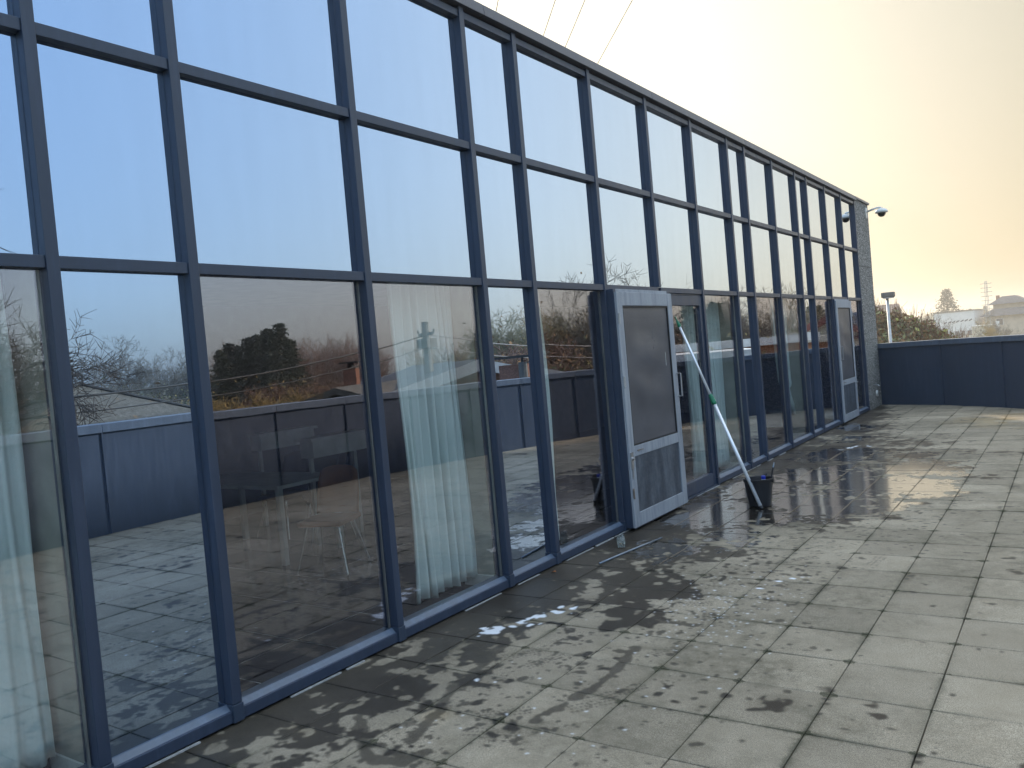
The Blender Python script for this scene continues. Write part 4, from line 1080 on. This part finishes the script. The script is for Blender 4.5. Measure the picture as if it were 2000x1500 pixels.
x, y = at(76.6, 42); t = gable_house('half_timbered_house', 'half timbered house with red brown beams in its pale gable', (x, y), R(76.6), 7, 3.2, 4.9, 5.9, M['cream'], M['redroof'], M['timber'])
mb = MB()
for (a, b_, c_, d_) in ((-1.5, 5.0, 0, 5.8), (0, 5.8, 1.5, 5.0), (-1.5, 5.0, 1.5, 4.95), (-.7, 4.9, .7, 4.2), (.7, 4.9, -.7, 4.2), (-1.5, 4.2, 1.5, 4.2), (-1.5, 4.95, -1.5, 4.2), (1.5, 4.95, 1.5, 4.2)):
    mb.tube([(-3.55, a, b_), (-3.55, c_, d_)], .09, 4)
mb.build('timber_beam', M['timber'], t)
flat_house('building with a blue slate roof far behind the half timbered gable', 76.9, 58, 3.2, 3, 2.75, M['blueroof'], M['blueroof'])
flat_house('orange rendered building at the end of the reflected row', 78.3, 62, 3, 2, 1.95, M['orangewall'], M['darkroof'])
flat_house('red brick low wall building at the end of the row', 78.4, 52, 3, 5, 1.2, M['redbrick'], M['redbrick'])

# utility pole and cables
px_, py_ = at(49.4, 24); pz = topz(3.1, 24)
up_ = thing('utility_pole', 'concrete utility pole with insulators facing the terrace', 'utility pole', (px_, py_, GZ))
MB().tube([(0, 0, 0), (0, 0, pz-GZ)], [.17, .11], 8).build('shaft', M['pole'], up_)
MB().tube([(-.35, -.1, pz-GZ-.35), (.35, .1, pz-GZ-.35)], .04, 6).build('crossarm', M['lamp_head'], up_)
for q in (-.3, .3): MB().lathe([(.025, pz-GZ-.32), (.03, pz-GZ-.27), (.015, pz-GZ-.23), (0, pz-GZ-.22)], q, 0, 8).build('insulator', M['gasket'], up_)
MB().box(-.2, .2, -.22, .22, pz-GZ-.75, pz-GZ-.5).build('junction_box', M['lamp_head'], up_)
def cable(p0, p1, r_, sag, label, mat='wire', name='cable'):
    p0, p1 = Vector(p0), Vector(p1); pts = []
    for k in range(17):
        s = k/16; p = p0.lerp(p1, s); p.z -= sag*4*s*(1-s); pts.append(p)
    tag(MB().tube(pts, r_, 5).build(name, M[mat], smooth=True), label, 'cable', 'overhead cables')
def P3(az, D, el): x, y = at(az, D); return (x, y, topz(el, D))
cable(P3(49.4, 24, 2.2), P3(25.0, 17, -.15), .022, .25, 'thick black upper cable from the utility pole over the slate roof')
cable(P3(49.4, 24, 1.35), P3(25.0, 17, -1.15), .014, .25, 'thin black lower cable from the utility pole over the slate roof')
cable(P3(49.4, 24, 2.2), P3(70, 34, -.1), .014, .3, 'pale upper cable from the utility pole towards the thicket', 'wirepale')
cable(P3(49.4, 24, 1.3), P3(70, 34, -.8), .011, .3, 'pale lower cable from the utility pole towards the thicket', 'wirepale')
# high wires over the roof
dv = Vector((-.65, .77, 0)).normalized()
for k, (x, y) in enumerate(((-4.64, 18.35), (-5.46, 17.5), (-5.96, 16.98), (-6.91, 16.0))):
    c0 = Vector((x, y, 10)); a_ = c0-dv*16; b_ = c0+dv*60
    cable(a_, b_, .011, .0, ['rightmost thin high wire crossing the sky above the glass roof edge', 'second thin high wire from the right in the sky', 'third thin high wire from the right in the sky', 'faint leftmost high wire in the bright sky'][k], 'wire', 'high_wire')

# ------------------------------------------------------------------ directly seen background, beyond the far parapet
MX, MY = -3.6, 33.0
mb_v = []; NXm, NYm = 40, 30
def mound_h(x, y):
    d = math.hypot((x-MX)/(7.8), (y-MY)/5.0); h_ = 6.05*math.exp(-d*d*1.5)
    return h_+.12*math.sin(x*1.7+y)+.1*math.sin(x*3.1-y*2.3)
for j in range(NYm+1):
    for i in range(NXm+1):
        x = MX-13+26*i/NXm; y = MY-9+18*j/NYm; e = min(i, NXm-i, j, NYm-j); mb_v.append((x, y, GZ+(mound_h(x, y) if e > 0 else -.1)))
mb = MB(); mb.v = mb_v; mb.f = [(j*(NXm+1)+i, j*(NXm+1)+i+1, (j+1)*(NXm+1)+i+1, (j+1)*(NXm+1)+i) for j in range(NYm) for i in range(NXm)]
mound = mb.build('mound', M['ground'], smooth=True); tag(mound, kind='structure')
# low scrub covering the mound: uncountable
r = np.random.default_rng(77); n = 26000
x = r.normal(MX, 4.6, n); y = r.normal(MY-1.0, 3.2, n); hgt = np.array([mound_h(a_, b_) for a_, b_ in zip(x, y)])
C = np.stack([x, y, GZ+hgt+np.abs(r.normal(0, .16, n))], 1)
cl = np.sin(x*1.9+1)*np.cos(y*1.4)+np.sin(x*.8)+r.normal(0, .5, n)
mats_ = [M['leaf_olive'], M['leaf_yellow'], M['leaf_ochre'], M['leaf_orange']]
idx = np.digitize(cl, [.1, .75, 1.3]); idx = np.where((hgt > 4.2) & (r.random(n) < .6), 3, idx)
me = leaf_mesh('scrub', C, .09, mats_[0], 5)
for m_ in mats_[1:]: me.materials.append(m_)
me.polygons.foreach_set('material_index', idx.astype(np.int32))
scr = link('scrub', me); tag(scr, 'olive, yellow and rust coloured winter scrub covering the mound beyond the wall', 'scrub', kind='stuff')
n = 3500; x = r.normal(MX, 4.6, n); y = r.normal(MY, 2.6, n); hz = np.array([mound_h(a_, b_) for a_, b_ in zip(x, y)])
s0 = np.stack([x, y, GZ+hz], 1); s1 = s0+np.stack([r.normal(0, .2, n), r.normal(0, .2, n), r.uniform(.3, .8, n)], 1)
me = seg_mesh('dry_stems', np.concatenate([s0, s1, np.full((n, 1), .012), np.full((n, 1), .004)], 1), M['twig_red'], 3)
tag(link('dry_stems', me), 'thin reddish dry stems sticking up from the mound', 'scrub', kind='stuff')

lp = thing('lamp_post', 'tall grey lamp post with a box head in front of the scrub mound', 'street lamp', (-1.12, 27.6, GZ))
MB().tube([(0, 0, 0), (-.02, 0, 6.2)], [.062, .04], 10).build('pole', M['lamp_pole'], lp, smooth=True)
MB().box(-.18, .20, -.12, .12, 6.2, 6.36).build('head', M['lamp_head'], lp, bevel=.03); MB().box(-.14, .16, -.09, .09, 6.17, 6.199).build('lens', M['winframe'], lp)

def window(t, face, a, z, w_, h_, X):      # face '-y'
    fr = MB().box(a-w_/2, a+w_/2, X-.06, X-.001, z-h_/2, z+h_/2).build('window', M['winframe'], t)
    MB().box(a-w_/2+.06, a+w_/2-.06, X-.075, X-.061, z-h_/2+.06, z+h_/2-.06).build('window_pane', M['winglass'], fr)
# brown gabled roof left behind the mound
t = gable_house('brown_roof_house', 'brown roofed house half hidden behind the mound by the pillar', (-17.2, 100), R(4), 8.6, 8, 6.2, 7.55, M['beige_wall'], M['brownroof'])
t = thing('white_building', 'white flat building with a dark dashed stripe, below the tall conifer', 'building', (-12.0, 149, GZ), R(-6))
MB().box(-3.0, 2.7, -1.5, 6, 0, 6.55).build('wall', M['white_wall'], t); MB().box(-3.1, 2.8, -1.6, 6.1, 6.551, 6.72).build('roof', M['lamp_head'], t)
for q in range(7): MB().quadbox([(-1.6+q*.6, -1.54, 4.75+q*.03), (-1.15+q*.6, -1.54, 4.95+q*.03), (-1.15+q*.6, -1.501, 4.95+q*.03), (-1.6+q*.6, -1.501, 4.75+q*.03), (-1.6+q*.6, -1.54, 4.93+q*.03), (-1.15+q*.6, -1.54, 5.13+q*.03), (-1.15+q*.6, -1.501, 5.13+q*.03), (-1.6+q*.6, -1.501, 4.93+q*.03)]).build('stripe', M['winglass'], t)
for q in (.2, 1.1, 2.0): window(t, '-y', q, 3.1, .7, .9, -1.5)
t = thing('pale_shed', 'pale yellow shed wall in front of the white building', 'shed', (-5.9, 120, GZ), R(-3))
MB().box(-1.4, 1.1, -.5, 4, 0, 4.25).build('wall', M['cream'], t); MB().box(-1.45, 1.15, -.55, 4.05, 4.251, 4.34).build('roof', M['fascia'], t); MB().box(1.25, 1.6, -.4, .4, 0, 4.7).build('post', M['white_wall'], t)
# beige villa with dark stepped roofs
t = thing('beige_villa', 'beige two storey villa with dark stepped roofs at the right edge', 'house', (0, 148, GZ), R(-3))
MB().box(-8.0, 9, 0, 9, 0, 5.35).build('wall', M['beige_wall'], t)
def hip(x0, x1, y0, y1, z0, z1, ins):
    mb = MB(); mb.quadbox([(x0, y0, z0), (x1, y0, z0), (x1, y1, z0), (x0, y1, z0), (x0+ins, y0+ins*.8, z1), (x1-ins, y0+ins*.8, z1), (x1-ins, y1-ins*.8, z1), (x0+ins, y1-ins*.8, z1)]); mb.build('roof', M['darkroof'], t)
hip(-8.7, 9.6, -.7, 9.7, 5.351, 6.45, 1.6)
MB().box(-7.0, 8.0, 1.2, 8, 6.2, 7.15).build('wall', M['beige_wall'], t); hip(-7.7, -2.2, .5, 8.6, 7.151, 8.35, 1.9)
hip(-2.6, 8.8, .7, 8.4, 7.152, 7.7, 1.0)
chimney(t, -6.6, 4, 7.6, 8.6, M['redbrick'], .5, False)
for a_, z in ((-6.1, 4.4), (-2.0, 4.6), (-2.0, 2.6), (2.5, 4.4)): window(t, '-y', a_, z, 1.0, 1.0, 0)
# lattice mast
ms_ = thing('radio_mast', 'thin lattice radio mast against the hazy sky', 'mast', (-6.9, 139, GZ))
mb = MB(); 
for a_, b_ in ((-.35, -.3), (.35, -.3), (0, .35)): mb.tube([(a_, b_, 0), (a_*.4, b_*.4, 10.6)], .05, 4)
mb.build('lattice', M['lamp_pole'], ms_)
mb = MB()
for q in range(7): mb.tube([(-.75, 0, 6.5+q*.62), (.75, 0, 6.5+q*.62)], .05, 4)
mb.build('antenna', M['lamp_pole'], ms_)
# conifer and far trees directly seen
cD = conifer(15, 10, 4.6, M['leaf_bluegreen'], 6000, .3)
place(cD, -15.6, 170, GZ, 1.12, 0, 'tall bluish conifer behind the white building')
def dtree(kd, x, y, s, lab): o = copy_tree(bases[kd][0]); place(o, x, y, GZ, s, random.uniform(0, 6), lab, 'far trees on the skyline')
for kd, x, y, s, lab in (('A', -8.3, 80, .62, 'hazy bare tree left of the bluish conifer'), ('A', -6.4, 86, .60, 'second hazy bare tree left of the bluish conifer'), ('A', -3.2, 92, .60, 'hazy bare tree just right of the bluish conifer'), ('E', -2.2, 84, .60, 'hazy bare tree before the beige villa'), ('E', -1.6, 70, .50, 'small bare bush tree beside the pale shed'), ('A', -1.0, 165, .95, 'bare tree behind the beige villa roof')):
    dtree(kd, x, y, s, lab)
for q, (x, y, s) in enumerate(((-17.5, 230, .78), (-14.5, 233, .82), (-11.5, 236, .86))):
    o = copy_tree(cA); place(o, x, y, GZ, s, q, ['dark hazy pine right of the bluish conifer, left of three', 'dark hazy pine, middle of three on the skyline', 'dark hazy pine, right of three, near the mast'][q], 'far trees on the skyline')
o = copy_tree(cA); place(o, 2.95, 39, GZ, .62, 1, 'green conifer cut by the right edge of the photo', 'far trees on the skyline')
# distant woods all round the horizon: one mass of uneven tree shapes
V = []; F = []
rr = np.random.default_rng(9); nn = 900
ang = np.sort(rr.uniform(0, 2*math.pi, nn)); 
for ring, D0, hmax in ((0, 330, 7.5), (1, 520, 15)):
    for a_ in ang:
        D = D0*rr.uniform(.85, 1.2); w_ = rr.uniform(3, 9); hh = hmax*rr.uniform(.35, 1.0)*(.7+.3*math.sin(a_*5+ring))
        cx, cy = D*math.cos(a_), D*math.sin(a_)
        for q in range(5):
            t0 = rr.uniform(-1, 1, 2)*w_; b = len(V); h_ = hh*rr.uniform(.6, 1.); s_ = w_*rr.uniform(.3, .6)
            V += [(cx+t0[0]-s_, cy+t0[1]-s_, GZ), (cx+t0[0]+s_, cy+t0[1]-s_, GZ), (cx+t0[0]+s_, cy+t0[1]+s_, GZ), (cx+t0[0]-s_, cy+t0[1]+s_, GZ)]
            V += [(cx+t0[0]-s_*.7, cy+t0[1]-s_*.6, GZ+h_*.8), (cx+t0[0]+s_*.6, cy+t0[1]-s_*.7, GZ+h_*.9), (cx+t0[0]+s_*.7, cy+t0[1]+s_*.6, GZ+h_*.75), (cx+t0[0]-s_*.5, cy+t0[1]+s_*.7, GZ+h_)]
            F += [(b+4, b+5, b+6, b+7), (b, b+1, b+5, b+4), (b+1, b+2, b+6, b+5), (b+2, b+3, b+7, b+6), (b+3, b, b+4, b+7)]
me = np_mesh('distant_woods', np.array(V), np.array(F), [M['leaf_olive']])
tag(link('distant_woods', me), 'far grey woods along the hazy horizon', 'woods', kind='stuff')
HAZE = True
if HAZE:
    t = NT('haze_air'); pv = t.n('VolumePrincipled'); pv.inputs['Color'].default_value = (.9, .88, .84, 1); pv.inputs['Density'].default_value = .0017; pv.inputs['Anisotropy'].default_value = .65
    t.l(pv.outputs[0], t.out.inputs['Volume']); hz = MB().box(-700, 700, -700, 700, GZ-1, 14).build('haze', t.m); tag(hz, kind='stuff')
